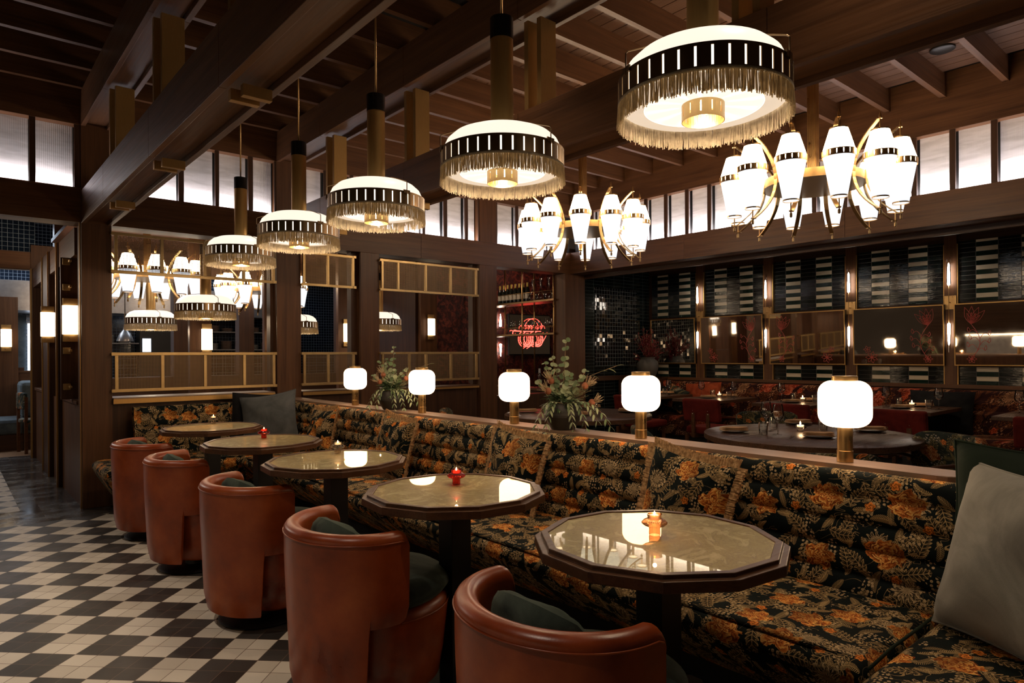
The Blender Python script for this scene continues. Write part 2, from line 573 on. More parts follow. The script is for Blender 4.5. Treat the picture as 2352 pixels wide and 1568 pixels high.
def tiles(name, kind):
    """glazed tiles on a wall; object coordinates: across = x+y, up = z"""
    m, t, p = newmat(name)
    X, Y, Z = sep(t, coords(t))
    a, z = X + Y, Z
    jit = noise(t, coords(t), 4.0, 2)
    if kind == 'stripe':
        tw, th = 0.2125, 0.0530
        ca, cz = (a / tw).floor(), (z / th).floor()
        fa, fz = (a / tw).frac(), (z / th).frac()
        g = fa.lt(0.012).max(fa.gt(0.988)).max(fz.lt(0.035)).max(fz.gt(0.965))
        odd = (ca.mod(2.0)).gt(0.5)
        cream = odd * (cz.mod(2.0)).gt(0.5)
        h = (comb(t, ca, cz))
        wn = t.nodes.new('ShaderNodeTexWhiteNoise')
        wn.noise_dimensions = '2D'
        t.links.new(h, wn.inputs['Vector'])
        rnd = N(t, wn.outputs[0])
        dk = ramp(t, rnd, [(0.0, (0.004, 0.005, 0.006)), (1.0, (0.010, 0.016, 0.016))])
        gr = ramp(t, rnd, [(0.0, (0.002, 0.012, 0.009)), (1.0, (0.004, 0.024, 0.017))])
        cr = ramp(t, rnd, [(0.0, (0.58, 0.50, 0.38)), (1.0, (0.74, 0.66, 0.52))])
        col = mixc(t, odd, dk, gr)
        col = mixc(t, cream, col, cr)
        groutc = (0.06, 0.055, 0.05)
        wav = noise(t, mapped(t, coords(t), (3, 3, 22)), 3.5, 3, 0.6, 0.8)
        hgt = (g * -1.0) + wav * 0.5 + (fz - 0.5) * (rnd - 0.5) * 1.6
        rough = 0.07
    elif kind == 'dark':
        tw, th = 0.24, 0.0530
        fa, fz = (a / tw).frac(), (z / th).frac()
        g = fa.lt(0.012).max(fz.lt(0.04))
        col = (0.004, 0.008, 0.009)
        wav = noise(t, mapped(t, coords(t), (3, 3, 14)), 3.5, 3, 0.6, 0.8)
        hgt = (g * -1.0) + wav * 0.6
        groutc = (0.10, 0.13, 0.13)
        rough = 0.08
    elif kind == 'square':
        tw = 0.062
        fa, fz = (a / tw).frac(), (z / tw).frac()
        g = fa.lt(0.05).max(fz.lt(0.05))
        col = (0.005, 0.006, 0.008)
        wn = t.nodes.new('ShaderNodeTexWhiteNoise')
        wn.noise_dimensions = '2D'
        t.links.new(comb(t, (a / tw).floor(), (z / tw).floor()), wn.inputs['Vector'])
        r1, g1, b1 = sep(t, wn.outputs['Color'])
        hgt = (g * -1.0) + (fa - 0.5) * (r1 - 0.5) * 3.2 + (fz - 0.5) * (g1 - 0.5) * 3.2
        groutc = (0.22, 0.25, 0.26)
        rough = 0.06
    elif kind == 'kitchen':
        tw = 0.06
        fa, fz = (a / tw).frac(), (z / tw).frac()
        g = fa.lt(0.09).max(fz.lt(0.09))
        col = (0.006, 0.012, 0.024)
        hgt = (g * -1.0)
        groutc = (0.13, 0.16, 0.20)
        rough = 0.12
    setp(t, p, color=mixc(t, g, col, groutc), rough=mixc(t, g, (rough,) * 3, (0.6,) * 3), spec=0.6, normal=bump(t, hgt, 0.45, 0.0035))
    M[name] = m


for k_ in ('stripe', 'dark', 'square', 'kitchen'):
    tiles('tile_' + k_, k_)

# floor
m, t, p = newmat('floor_tiles')
X, Y, Z = sep(t, coords(t))
U = (X - Y) * 0.70711
V = (X + Y) * 0.70711
u0, v0, bs = (0.296 - 3.771) * 0.70711, (0.296 + 3.771) * 0.70711, 0.21567
U, V = (U - u0) / bs, (V - v0) / bs
dark = ((U.floor() + V.floor()).mod(2.0)).gt(0.5)
fu, fv = (U * 2.0).frac(), (V * 2.0).frac()
gw = 0.016
g = fu.lt(gw).max(fu.gt(1 - gw)).max(fv.lt(gw)).max(fv.gt(1 - gw))
wn = t.nodes.new('ShaderNodeTexWhiteNoise')
wn.noise_dimensions = '2D'
t.links.new(comb(t, (U * 2.0).floor(), (V * 2.0).floor()), wn.inputs['Vector'])
rr = N(t, wn.outputs[0])
patch = noise(t, coords(t), 6.0, 4, 0.6)
cW = ramp(t, rr * 0.6 + patch * 0.4, [(0.1, (0.47, 0.405, 0.325)), (0.9, (0.66, 0.585, 0.485))])
cD = ramp(t, rr * 0.5 + patch * 0.5, [(0.1, (0.020, 0.017, 0.015)), (0.9, (0.060, 0.052, 0.046))])
col = mixc(t, dark, cW, cD)
# plain dark border tiles
bx, by = (X / 0.215).frac(), (Y / 0.108).frac()
gb = bx.lt(0.018).max(by.lt(0.03))
wn2 = t.nodes.new('ShaderNodeTexWhiteNoise')
wn2.noise_dimensions = '2D'
t.links.new(comb(t, (X / 0.215).floor(), (Y / 0.108).floor()), wn2.inputs['Vector'])
r2 = N(t, wn2.outputs[0])
cB = mixc(t, gb, ramp(t, r2, [(0, (0.040, 0.036, 0.034)), (1, (0.075, 0.068, 0.062))]), (0.16, 0.11, 0.08))
border = Y.gt(6.70) * (X.gt(0.50).max(Y.lt(7.32)).max(Y.gt(11.1)))
grout = g * (1.0 - border)
col = mixc(t, grout, col, (0.13, 0.085, 0.06))
col = mixc(t, border, col, cB)
setp(t, p, color=col, rough=ramp(t, patch + r2 * 0.2 * border - border * 0.45, [(0.0, (0.14,) * 3), (0.3, (0.30,) * 3), (0.75, (0.46,) * 3)]), spec=0.45,
     normal=bump(t, grout * -1.0 + (border * gb) * -1.0 + patch * 0.15, 0.25, 0.003))
M['floor_tiles'] = m

# ------------------------------------------------------------------ mesh helpers


class MB:
    def __init__(s):
        s.v, s.f, s.uv, s.mi = [], [], [], []

    def add(s, verts, faces, uv=None, mi=0):
        o = len(s.v)
        s.v += [tuple(v) for v in verts]
        s.f += [tuple(i + o for i in f) for f in faces]
        s.uv += list(uv) if uv else [(0, 0)] * len(verts)
        s.mi += [mi] * len(faces)
        return s

    def box(s, x0, x1, y0, y1, z0, z1, mt=None, mi=0):
        vs = [Vector((x, y, z)) for z in (z0, z1) for y in (y0, y1) for x in (x0, x1)]
        if mt:
            vs = [mt @ v for v in vs]
        return s.add(vs, [(0, 2, 3, 1), (4, 5, 7, 6), (0, 1, 5, 4), (1, 3, 7, 5), (3, 2, 6, 7), (2, 0, 4, 6)], mi=mi)

    def bar(s, a, b, w, h=None, roll=0.0, mi=0):
        a, b = Vector(a), Vector(b)
        d = b - a
        L = d.length
        if L < 1e-7:
            return s
        q = d.to_track_quat('Z', 'Y').to_matrix().to_4x4()
        mt = Matrix.Translation(a) @ q @ Matrix.Rotation(roll, 4, 'Z')
        h = h or w
        return s.box(-w / 2, w / 2, -h / 2, h / 2, 0, L, mt, mi)

    def lathe(s, prof, seg=32, c=(0, 0, 0), mt=None, closed=False, wave=None, mi=0, a0=0.0, a1=2 * pi):
        full = abs(a1 - a0 - 2 * pi) < 1e-6
        n = seg if full else seg + 1
        vs = []
        for (r, z) in prof:
            for k in range(n):
                a = a0 + (a1 - a0) * k / seg
                rr = r * (wave(a, z) if wave else 1)
                v = Vector((c[0] + rr * cos(a), c[1] + rr * sin(a), c[2] + z))
                vs.append(mt @ v if mt else v)
        fs = []
        m_ = len(prof)
        for j in range(m_ - 1 if not closed else m_):
            j2 = (j + 1) % m_
            for k in range(seg):
                k2 = (k + 1) % n
                fs.append((j * n + k, j * n + k2, j2 * n + k2, j2 * n + k))
        return s.add(vs, fs, mi=mi)

    def tube(s, pts, r, seg=8, caps=True, mi=0):
        pts = [Vector(p) for p in pts]
        n = len(pts)
        rs = r if isinstance(r, (list, tuple)) else [r] * n
        prev = None
        vs = []
        for i, p in enumerate(pts):
            d = (pts[min(i + 1, n - 1)] - pts[max(i - 1, 0)]).normalized()
            if prev is None:
                up = Vector((0, 0, 1)) if abs(d.z) < 0.9 else Vector((1, 0, 0))
                a = d.cross(up).normalized()
            else:
                a = (prev - d * prev.dot(d)).normalized()
            prev = a
            b = d.cross(a)
            for k in range(seg):
                an = 2 * pi * k / seg
                vs.append(p + (a * cos(an) + b * sin(an)) * rs[i])
        fs = [(i * seg + k, i * seg + (k + 1) % seg, (i + 1) * seg + (k + 1) % seg, (i + 1) * seg + k) for i in range(n - 1) for k in range(seg)]
        if caps:
            fs += [tuple(range(seg - 1, -1, -1)), tuple((n - 1) * seg + k for k in range(seg))]
        return s.add(vs, fs, mi=mi)

    def prism(s, poly, z0, z1, inset_top=0.0, mi=0):
        n = len(poly)
        cx, cy = sum(p[0] for p in poly) / n, sum(p[1] for p in poly) / n
        vs = [(x, y, z0) for x, y in poly] + [(cx + (x - cx) * (1 - inset_top), cy + (y - cy) * (1 - inset_top), z1) for x, y in poly]
        fs = [tuple(range(n - 1, -1, -1)), tuple(range(n, 2 * n))] + [(i, (i + 1) % n, n + (i + 1) % n, n + i) for i in range(n)]
        return s.add(vs, fs, mi=mi)

    def grid(s, nu, nv, fn, uvfn=None, mi=0, wrapu=False):
        vs, uv = [], []
        for j in range(nv + 1):
            for i in range(nu + 1):
                vs.append(fn(i / nu, j / nv))
                uv.append(uvfn(i / nu, j / nv) if uvfn else (i / nu, j / nv))
        w = nu + 1
        fs = [(j * w + i, j * w + i + 1, (j + 1) * w + i + 1, (j + 1) * w + i) for j in range(nv) for i in range(nu)]
        return s.add(vs, fs, uv, mi)

    def build(s, name, mat, parent=None, smooth=False, bev=0.0, loc=None, keep=False, sub=0, autosm=None, useuv=False):
        me = bpy.data.meshes.new(name)
        off = Vector((0, 0, 0))
        vs = s.v
        if parent is None and loc is None and not keep:
            xs, ys, zs = [v[0] for v in vs], [v[1] for v in vs], [v[2] for v in vs]
            off = Vector(((min(xs) + max(xs)) / 2, (min(ys) + max(ys)) / 2, min(zs)))
            vs = [(v[0] - off.x, v[1] - off.y, v[2] - off.z) for v in vs]
        me.from_pydata(vs, [], s.f)
        for mm in (mat if isinstance(mat, (list, tuple)) else [mat]):
            me.materials.append(M[mm])
        if isinstance(mat, (list, tuple)):
            me.polygons.foreach_set('material_index', s.mi)
        if useuv:
            ul = me.uv_layers.new(name='UVMap')
            idx = [0] * len(me.loops)
            me.loops.foreach_get('vertex_index', idx)
            flat = []
            for i in idx:
                flat += s.uv[i]
            ul.data.foreach_set('uv', flat)
        if smooth:
            me.polygons.foreach_set('use_smooth', [True] * len(me.polygons))
            if autosm:
                me.set_sharp_from_angle(angle=radians(autosm))
        me.update()
        o = bpy.data.objects.new(name, me)
        COL.objects.link(o)
        if parent:
            o.parent = parent
        o.location = loc if loc else off
        if bev:
            b = o.modifiers.new('bevel', 'BEVEL')
            b.width = bev
            b.segments = 2
            b.limit_method = 'ANGLE'
        if sub:
            q = o.modifiers.new('subd', 'SUBSURF')
            q.levels = q.render_levels = sub
        return o


def tag(o, label=None, cat=None, group=None, kind=None):
    for k, v in (('label', label), ('category', cat), ('group', group), ('kind', kind)):
        if v:
            o[k] = v
    return o


def thing(name, label, cat, loc=(0, 0, 0), rz=0.0, group=None):
    o = bpy.data.objects.new(name, None)
    o.empty_display_size = 0.1
    COL.objects.link(o)
    o.location = loc
    o.rotation_euler = (0, 0, rz)
    return tag(o, label, cat, group)


def dup(src, loc, rz=None, label=None, group=None, swap=None):
    def cp(o, par):
        c = o.copy()
        COL.objects.link(c)
        c.parent = par
        for ch in list(o.children):
            cp(ch, c)
        return c
    r = cp(src, None)
    r.location = loc
    if rz is not None:
        r.rotation_euler = (0, 0, rz)
    if label:
        r['label'] = label
    if group:
        r['group'] = group
    return r


def struct(mb, name, mat, label=None, **k):
    o = mb.build(name, mat, **k)
    return tag(o, label, None, None, 'structure')


RNG = random.Random(7)

# ================================================================== STRUCTURE
# floors
struct(MB().box(-4.5, 9.1, -1.5, 11.4, -0.05, 0.0), 'floor', 'floor_tiles', 'checkered black and white tile floor', keep=True)
struct(MB().box(-5.0, 9.1, 11.4, 16.5, -0.05, 0.0), 'floor', 'oakfloor', 'pale wooden floor beyond the tiled passage', keep=True)

# pillars of the back wall
PX = [(0.93, 1.165), (2.69, 2.955), (3.672, 3.915), (5.42, 5.705), (7.02, 7.44)]
for k, (x0, x1) in enumerate(PX):
    b = MB()
    b.box(x0, x1, YB, YB + 0.23, 0, 2.56)
    struct(b, 'pillar', 'wood_z', bev=0.003)
    if k in (0,):
        struct(MB().box(x0 - .012, x0 - .002, YB + .03, YB + .045, 0, 2.56), 'trim_1', 'brass_brushed')
for x in (2.655, 3.60, 5.37):
    struct(MB().box(x, x + (0.033 if x < 3 else .07 if x < 4 else .048), YB + 0.10, YB + 0.2, 0.98, 2.56), 'pillar', 'wooddark_z')
# header and upper frame of the back wall
for (x0, x1) in ((-2.7, 0.93), (0.93, 2.82), (2.823, 4.5), (4.503, 7.125)):
    struct(MB().box(x0, x1, YB - 0.002, YB + 0.03, 2.56, 2.87), 'trim_2', 'wood_x', bev=0.002)
struct(MB().box(-2.7, 7.44, YB + 0.085, YB + 0.25, 2.56, 2.865), 'wall_back', 'wood_x')
struct(MB().box(-2.7, 7.44, YB + 0.03, YB + 0.085, 2.56, 2.60), 'trim_2', 'wooddark_x')
struct(MB().box(-2.7, 7.44, YB - 0.002, YB + 0.25, 3.43, 3.97), 'wall_back', 'wood_x')
# right-hand header and upper frame
for (y0, y1) in ((-0.8, 3.02), (3.023, 5.0), (5.003, YB)):
    struct(MB().box(XR - 0.002, XR + 0.03, y0, y1, 2.56, 2.87), 'trim_3', 'wood_y', bev=0.002)
struct(MB().box(XR + 0.085, XR + 0.30, -0.8, YB, 2.56, 2.865), 'wall_right', 'wood_y')
struct(MB().box(XR + 0.03, XR + 0.085, -0.8, YB, 2.56, 2.60), 'trim_3', 'wooddark_y')
struct(MB().box(XR - 0.002, XR + 0.30, -0.8, YB - .004, 3.43, 3.97), 'wall_right', 'wood_y')
# picture-rail line just under the right-hand header
struct(MB().box(XR + 0.30, XR + 0.33, -0.8, YB, 2.50, 2.64), 'trim_3', 'wooddark_y', bev=0.004)

# clerestory: mullions, panes
wn_i = 1


def pane_run(axis, edges, fixed):
    global wn_i
    for (a, b) in edges:
        f = MB()
        if axis == 'x':
            f.box(a, b, fixed + 0.10, fixed + 0.115, 2.87, 3.43)
        else:
            f.box(fixed + 0.10, fixed + 0.115, a, b, 2.87, 3.43)
        struct(f, 'window_%d' % wn_i, 'pane')
        wn_i += 1


def mull(axis, a, b, fixed, d=0.02):
    f = MB()
    z0, z1 = 2.872, 3.428
    (f.box(a, b, fixed - 0.0, fixed + d, z0, z1) if axis == 'x' else f.box(fixed - 0.0, fixed + d, a, b, z0, z1))
    struct(f, 'trim_4', 'wooddark_z')


back = [(-1.37, -1.08), (-1.04, -0.75), (-0.71, -0.42), (-0.38, -0.09), (-0.05, 0.24), (0.27, 0.555), (0.60, 0.88),
        (1.21, 1.43), (1.475, 1.735), (1.782, 2.073), (2.111, 2.40), (2.448, 2.672),
        (2.97, 3.23), (3.275, 3.55), (3.59, 3.86), (3.90, 4.19), (4.235, 4.53), (4.566, 4.848), (4.90, 5.182), (5.23, 5.40),
        (5.725, 6.06), (6.105, 6.39), (6.435, 6.72), (6.765, 7.08)]
pane_run('x', back, YB)
for (a, b) in zip(back[:-1], back[1:]):
    if b[0] - a[1] < 0.06:
        mull('x', a[1], b[0], YB + .004)
for (a, b) in ((0.88, 0.93), (1.165, 1.21), (2.672, 2.69), (2.955, 2.97), (5.40, 5.42), (5.705, 5.725)):
    mull('x', a, b, YB + .004)
for (x0, x1) in ((0.93, 1.165), (2.69, 2.955), (5.42, 5.705)):
    struct(MB().box(x0, x1, YB - .002, YB + .12, 2.872, 3.43), 'pillar', 'wood_z')
right = []
y = 7.0
e = 5.583
for k in range(5):
    right.append((e + 0.05 + 0.325 * k, e + 0.325 * (k + 1)))
e = 5.585
while e > -0.8:
    right.append((e - 0.275, e))
    e -= 0.3235
right.sort()
right = [r for r in right if r[1] < 6.99]
pane_run('y', right, XR)
for (a, b) in zip(right[:-1], right[1:]):
    mull('y', a[1], b[0], XR + .004)
struct(MB().box(XR + .115, XR + .13, -0.8, YB, 2.865, 3.43), 'wall_right', 'blackmatte')
struct(MB().box(-2.7, XR + .1, YB + .12, YB + .135, 2.865, 3.43), 'wall_back', 'blackmatte')

# beams: paired box beams on posts, the lower with a recessed soffit
for (x0, x1) in ((0.93, 1.165), (2.69, 2.955)):
    for (z0, z1, rec) in ((2.555, 2.845, 0.03), (3.425, 3.735, 0.03)):
        b = MB()
        segs = [(-0.8, 1.46), (1.463, 3.09), (3.093, 4.43), (4.433, 5.93), (5.933, YB - .004)]
        for (y0, y1) in segs:
            b.box(x0, x0 + 0.035, y0, y1, z0, z1)
            b.box(x1 - 0.035, x1, y0, y1, z0, z1)
        b.box(x0 + 0.036, x1 - 0.036, -0.8, YB - .004, z0 + rec, z1 - 0.02)
        struct(b, 'ceiling_beam', 'wood_y', bev=0.002)
# rafters and boards
k = 0
ry = 0.186
while ry < 7.0:
    if ry > -0.8:
        struct(MB().box(-4.4, XR - .004, ry - 0.025, ry + 0.025, 3.738, 3.97), 'ceiling_beam', 'wood_x')
    ry += 0.483
struct(MB().box(-4.5, XR + .3, -1.5, YB + .25, 3.97, 4.0), 'ceiling', 'blackmatte', keep=True)
b = MB()
xx = 2.97
while xx < 7.0:
    b.box(xx, xx + 0.132, -1.4, YB - .004, 3.945, 3.968)
    xx += 0.14
struct(b, 'ceiling', 'ceilboard', keep=True)
# left side of the front room (unseen past the frame)
struct(MB().box(-4.6, -4.5, -1.5, 7.2, 0, 4.0), 'wall_left', 'wood_y')

# twin brass straps that tie each lower beam to the upper one
hung = ['farthest', 'second farthest', 'middle', 'nearest']
for bi, xb in enumerate((1.0475, 2.8225)):
    for si, ys in enumerate((5.86, 4.45, 3.03, 1.60)):
        where = 'left-hand' if bi == 0 else 'right-hand'
        t_ = thing('brass_strap', 'brass strap hanging between upper and lower timber beams, %s on the %s beam' % (hung[si], where), 'strap', (xb, ys, 2.50))
        for dy, dx in ((-0.045, 0.012), (0.045, -0.012)):
            q = MB()
            q.box(dx - 0.064, dx + 0.064, dy - 0.018, dy + 0.018, 0.0, 0.052)
            q.build('foot_block', 'brass_plate', t_, bev=0.0015)
            q = MB()
            q.box(dx - 0.064, dx + 0.064, dy - 0.018, dy + 0.018, 0.345, 0.922)
            q.build('post', 'brass_plate', t_, bev=0.0015)

# low walls, counters in the openings of the back wall
for k, (x0, x1) in enumerate(((1.167, 2.653), (2.957, 3.598), (3.917, 5.368))):
    struct(MB().box(x0, x1, YB + .02, YB + 0.2, 0, 0.925), 'wall_back', 'wooddark_z')
    zt = (0.985, 0.975, 0.965)[k]
    struct(MB().box(x0, x1 + .0, YB - .035, YB + 0.3, 0.926, zt), 'trim_5', 'ledgewood' if k == 0 else 'wood_x', bev=0.004)
    struct(MB().box(x0, x1, YB - .040, YB - .036, 0.930, zt - .012), 'trim_5', 'brass_brushed')
struct(MB().box(5.707, 7.018, YB + .02, YB + 0.2, 0, 0.80), 'wall_back', 'wooddark_z')

# ---- woven brass screens


def screen(label, x0, x1, z0, z1, bars, group):
    t_ = thing('mesh_screen', label, 'screen', ((x0 + x1) / 2, YB - 0.033, z0), 0, group)
    ox, oz = (x0 + x1) / 2, z0
    f = MB()
    w = 0.028
    hgt = z1 - z0
    f.box(x0 - ox, x1 - ox, -0.01, 0.01, 0, w)
    f.box(x0 - ox, x1 - ox, -0.01, 0.01, hgt - w, hgt)
    for xb in bars:
        f.box(xb - w / 2 - ox, xb + w / 2 - ox, -0.013, 0.013, w, hgt - w)
    f.build('frame', 'brass_bright', t_, bev=0.002)
    g = MB()
    pit = 0.0125
    nx = int((x1 - x0 - .02) / pit)
    nz = int((hgt - 2 * w) / pit)
    for i in range(nx + 1):
        xw = x0 - ox + .01 + i * pit
        g.box(xw - .0019, xw + .0019, 0.000, 0.0022, w, hgt - w)
    for j in range(nz + 1):
        zw = w + j * pit
        g.box(x0 - ox + .01, x1 - ox - .01, -0.0022, 0.000, zw - .0019, zw + .0019)
    g.build('woven_mesh', 'mesh_wire', t_)
    for zz in (0.014, hgt - 0.014):
        for s_, xe in ((-1, x0), (1, x1)):
            q = MB().box(xe - ox - .018, xe - ox + .018, 0.012, 0.09, zz - .010, zz + .010)
            q.box(xe - ox - .018, xe - ox + .018, -0.016, -0.010, zz - .014, zz + .014)
            q.build('bracket', 'brass_bright', t_)
    return t_


for (nm, z0, z1, dz) in (('upper', 2.125, 2.50, 0), ('lower', 1.035, 1.40, 0)):
    screen('%s woven brass mesh screen of the wide opening beside the passage' % nm, 1.172, 2.652, z0, z1, (1.193, 1.574, 1.957, 2.335, 2.64), '%s mesh screens' % nm)
    screen('%s woven brass mesh screen of the narrow middle opening' % nm, 2.960, 3.575, z0, z1, (2.975, 3.252, 3.558), '%s mesh screens' % nm)
    screen('%s woven brass mesh screen of the opening nearest the bar shelf' % nm, 3.92, 5.345, z0, z1, (3.935, 4.15 if nm == 'upper' else 4.30, 4.542, 4.918, 5.328), '%s mesh screens' % nm)

# ---- passage side wall (x = 0.93, running away from the pillar)
struct(MB().box(1.03, 1.10, 7.25, 11.2, 0.96, 2.56), 'wall_passage', 'wood_z')
struct(MB().box(0.935, 1.10, 7.25, 9.10, 0, 0.92), 'wall_passage', 'wood_z')
struct(MB().box(0.935, 1.10, 9.85, 11.15, 0, 0.92), 'wall_passage', 'wood_z')
struct(MB().box(0.915, 1.10, 7.25, 8.35, 0.921, 0.955), 'trim_6', 'wood_y', bev=0.003)
struct(MB().box(0.915, 1.10, 9.85, 11.0, 0.921, 0.955), 'trim_6', 'wood_y', bev=0.003)
for (y0, y1) in ((8.38, 8.46), (9.16, 9.80), (11.06, 11.2)):
    struct(MB().box(0.90, 1.12, y0, y1, 0, 2.56), 'pillar', 'wooddark_z', bev=0.003)
    struct(MB().box(0.885, 0.898, y0 + .01, y0 + .03, 0, 2.56), 'trim_6', 'brass_brushed')
    struct(MB().box(0.885, 0.898, y1 - .03, y1 - .01, 0, 2.56), 'trim_6', 'brass_brushed')
struct(MB().box(0.91, 1.12, YB + .26, 11.2, 2.30, 2.555), 'trim_6', 'wood_y')
# far cross wall at y = 11.2
for (x0, x1) in ((-2.0, 0.40), (0.90, 1.165), (2.69, 2.955), (3.672, 3.915), (5.42, 5.705)):
    if x0 > 0.5:
        struct(MB().box(x0, x1, 11.21, 11.4, 0, 2.9), 'pillar', 'wooddark_z')
struct(MB().box(-4.5, 0.95, 11.22, 11.4, 2.56, 2.80), 'wall_far', 'wood_x')
struct(MB().box(-4.5, 0.95, 11.24, 11.4, 2.80, 4.0), 'wall_far', 'tile_kitchen')
struct(MB().box(1.17, 5.9, 11.22, 11.4, 2.62, 4.0), 'wall_far', 'wooddark_x')
struct(MB().box(-4.5, 0.95, 11.21, 11.22, 2.55, 2.56), 'trim_7', 'chrome')
for (x0, x1) in ((1.167, 2.688), (2.957, 3.67), (3.917, 5.418)):
    struct(MB().box(x0, x1, 11.22, 11.4, 0, 1.05), 'wall_far', 'wooddark_x')
struct(MB().box(-4.5, 7.4, YB + .27, 16.5, 4.0, 4.05), 'ceiling', 'wooddark_x', keep=True)
# lower ceiling of the dining room behind the screens with beams
struct(MB().box(1.13, 9.1, YB + .27, 11.2, 2.95, 3.0), 'ceiling', 'wooddark_x', keep=True)
# kitchen beyond
struct(MB().box(-4.5, 9.0, 14.4, 14.5, 0, 4.0), 'wall_kitchen', 'tile_kitchen', keep=True)
struct(MB().box(5.9, 9.1, 9.30, 9.40, 0, 3.0), 'wall_bar', 'wallpaper', keep=True)
struct(MB().box(5.85, 5.9, 9.30, 11.4, 0, 3.0), 'wall_bar', 'wooddark_z', keep=True)

# ---- alcove behind the right-hand header: tiled wall x = 9.0, side wall y = 7.013
XT = 9.0
struct(MB().box(7.44, XT + .1, YB, YB + .1, 0, 3.0), 'wall_alcove', 'tile_dark', keep=True)
struct(MB().box(7.655, 8.665, YB - .008, YB - .001, 1.17, 2.40), 'wall_alcove', 'tile_square', keep=True)
struct(MB().box(XT, XT + .1, -0.8, YB, 0, 3.0), 'wall_tiled', 'wooddark_y', keep=True)
struct(MB().box(XR + .33, XT, -0.8, YB, 2.98, 3.02), 'ceiling', 'blackmatte', keep=True)
struct(MB().box(7.44, XT, YB - .05, YB - .010, 0.95, 1.02), 'trim_8', 'wooddark_x')
posts = (6.0, 4.872, 3.728, 2.602, 1.474, 0.346)
ye = [7.0] + [p for p in posts]
for k, yp in enumerate(posts):
    struct(MB().box(XT - .05, XT, yp - .065, yp + .065, 0.95, 2.75), 'pillar', 'wood_z', bev=0.003)
    for d in (-.074, .066):
        struct(MB().box(XT - .045, XT - .02, yp + d, yp + d + .008, 0.98, 2.62), 'trim_9', 'brass_brushed')
for k in range(6):
    y1_ = ye[k] - (0.0 if k == 0 else .075)
    y0_ = ye[k + 1] + .075
    if k == 0:
        y1_ = 6.94
    for (z0, z1) in ((1.945, 2.645), (0.985, 1.185)):
        b = MB()
        hw = (y1_ - y0_)
        yc = y0_ + hw / 2
        # object coordinates start so that columns 2 and 4 of five are striped
        vs0 = b.box(0, 0.015, 0, hw, 0, z1 - z0)
        off = (0.2125 * 5 - hw) / 2
        b.v = [(vx + (off if False else 0), vy, vz) for vx, vy, vz in b.v]
        o = b.build('tile_panel', 'tile_stripe', keep=True)
        for v_ in o.data.vertices:
            v_.co.y += off
            v_.co.z += 0.0174 if z0 > 1.5 else 0.01
        o.location = (XT - .017, y0_ - off, z0 - (0.0174 if z0 > 1.5 else 0.01))
        tag(o, None, None, None, 'structure')
        o.name = 'wall_tiled_panel'
struct(MB().box(XT - .06, XT, -0.8, 6.95, 0.94, 0.985), 'trim_8', 'wood_y')

# ================================================================== PENDANTS


def slot_band(mb, r, z0, z1, n, wfrac, zs0, zs1, th=0.003, a_off=0.0):
    """metal band with real upright slots"""
    cell = 2 * pi / n
    for k in range(n):
        a = k * cell + a_off
        b = a + cell * (1 - wfrac)
        for (p, q, lo, hi) in ((a, b, z0, z1), (b, a + cell, z0, zs0), (b, a + cell, zs1, z1)):
            m_ = 3 if p == a else 1
            vs = []
            for j in range(m_ + 1):
                an = p + (q - p) * j / m_
                for rr in (r, r - th):
                    for z in (lo, hi):
                        vs.append((rr * cos(an), rr * sin(an), z))
            fs = []
            for j in range(m_):
                o = j * 4
                fs += [(o, o + 4, o + 5, o + 1), (o + 2, o + 3, o + 7, o + 6), (o + 1, o + 5, o + 7, o + 3), (o, o + 2, o + 6, o + 4)]
            fs += [(0, 1, 3, 2), (m_ * 4, m_ * 4 + 2, m_ * 4 + 3, m_ * 4 + 1)]
            mb.add(vs, fs)


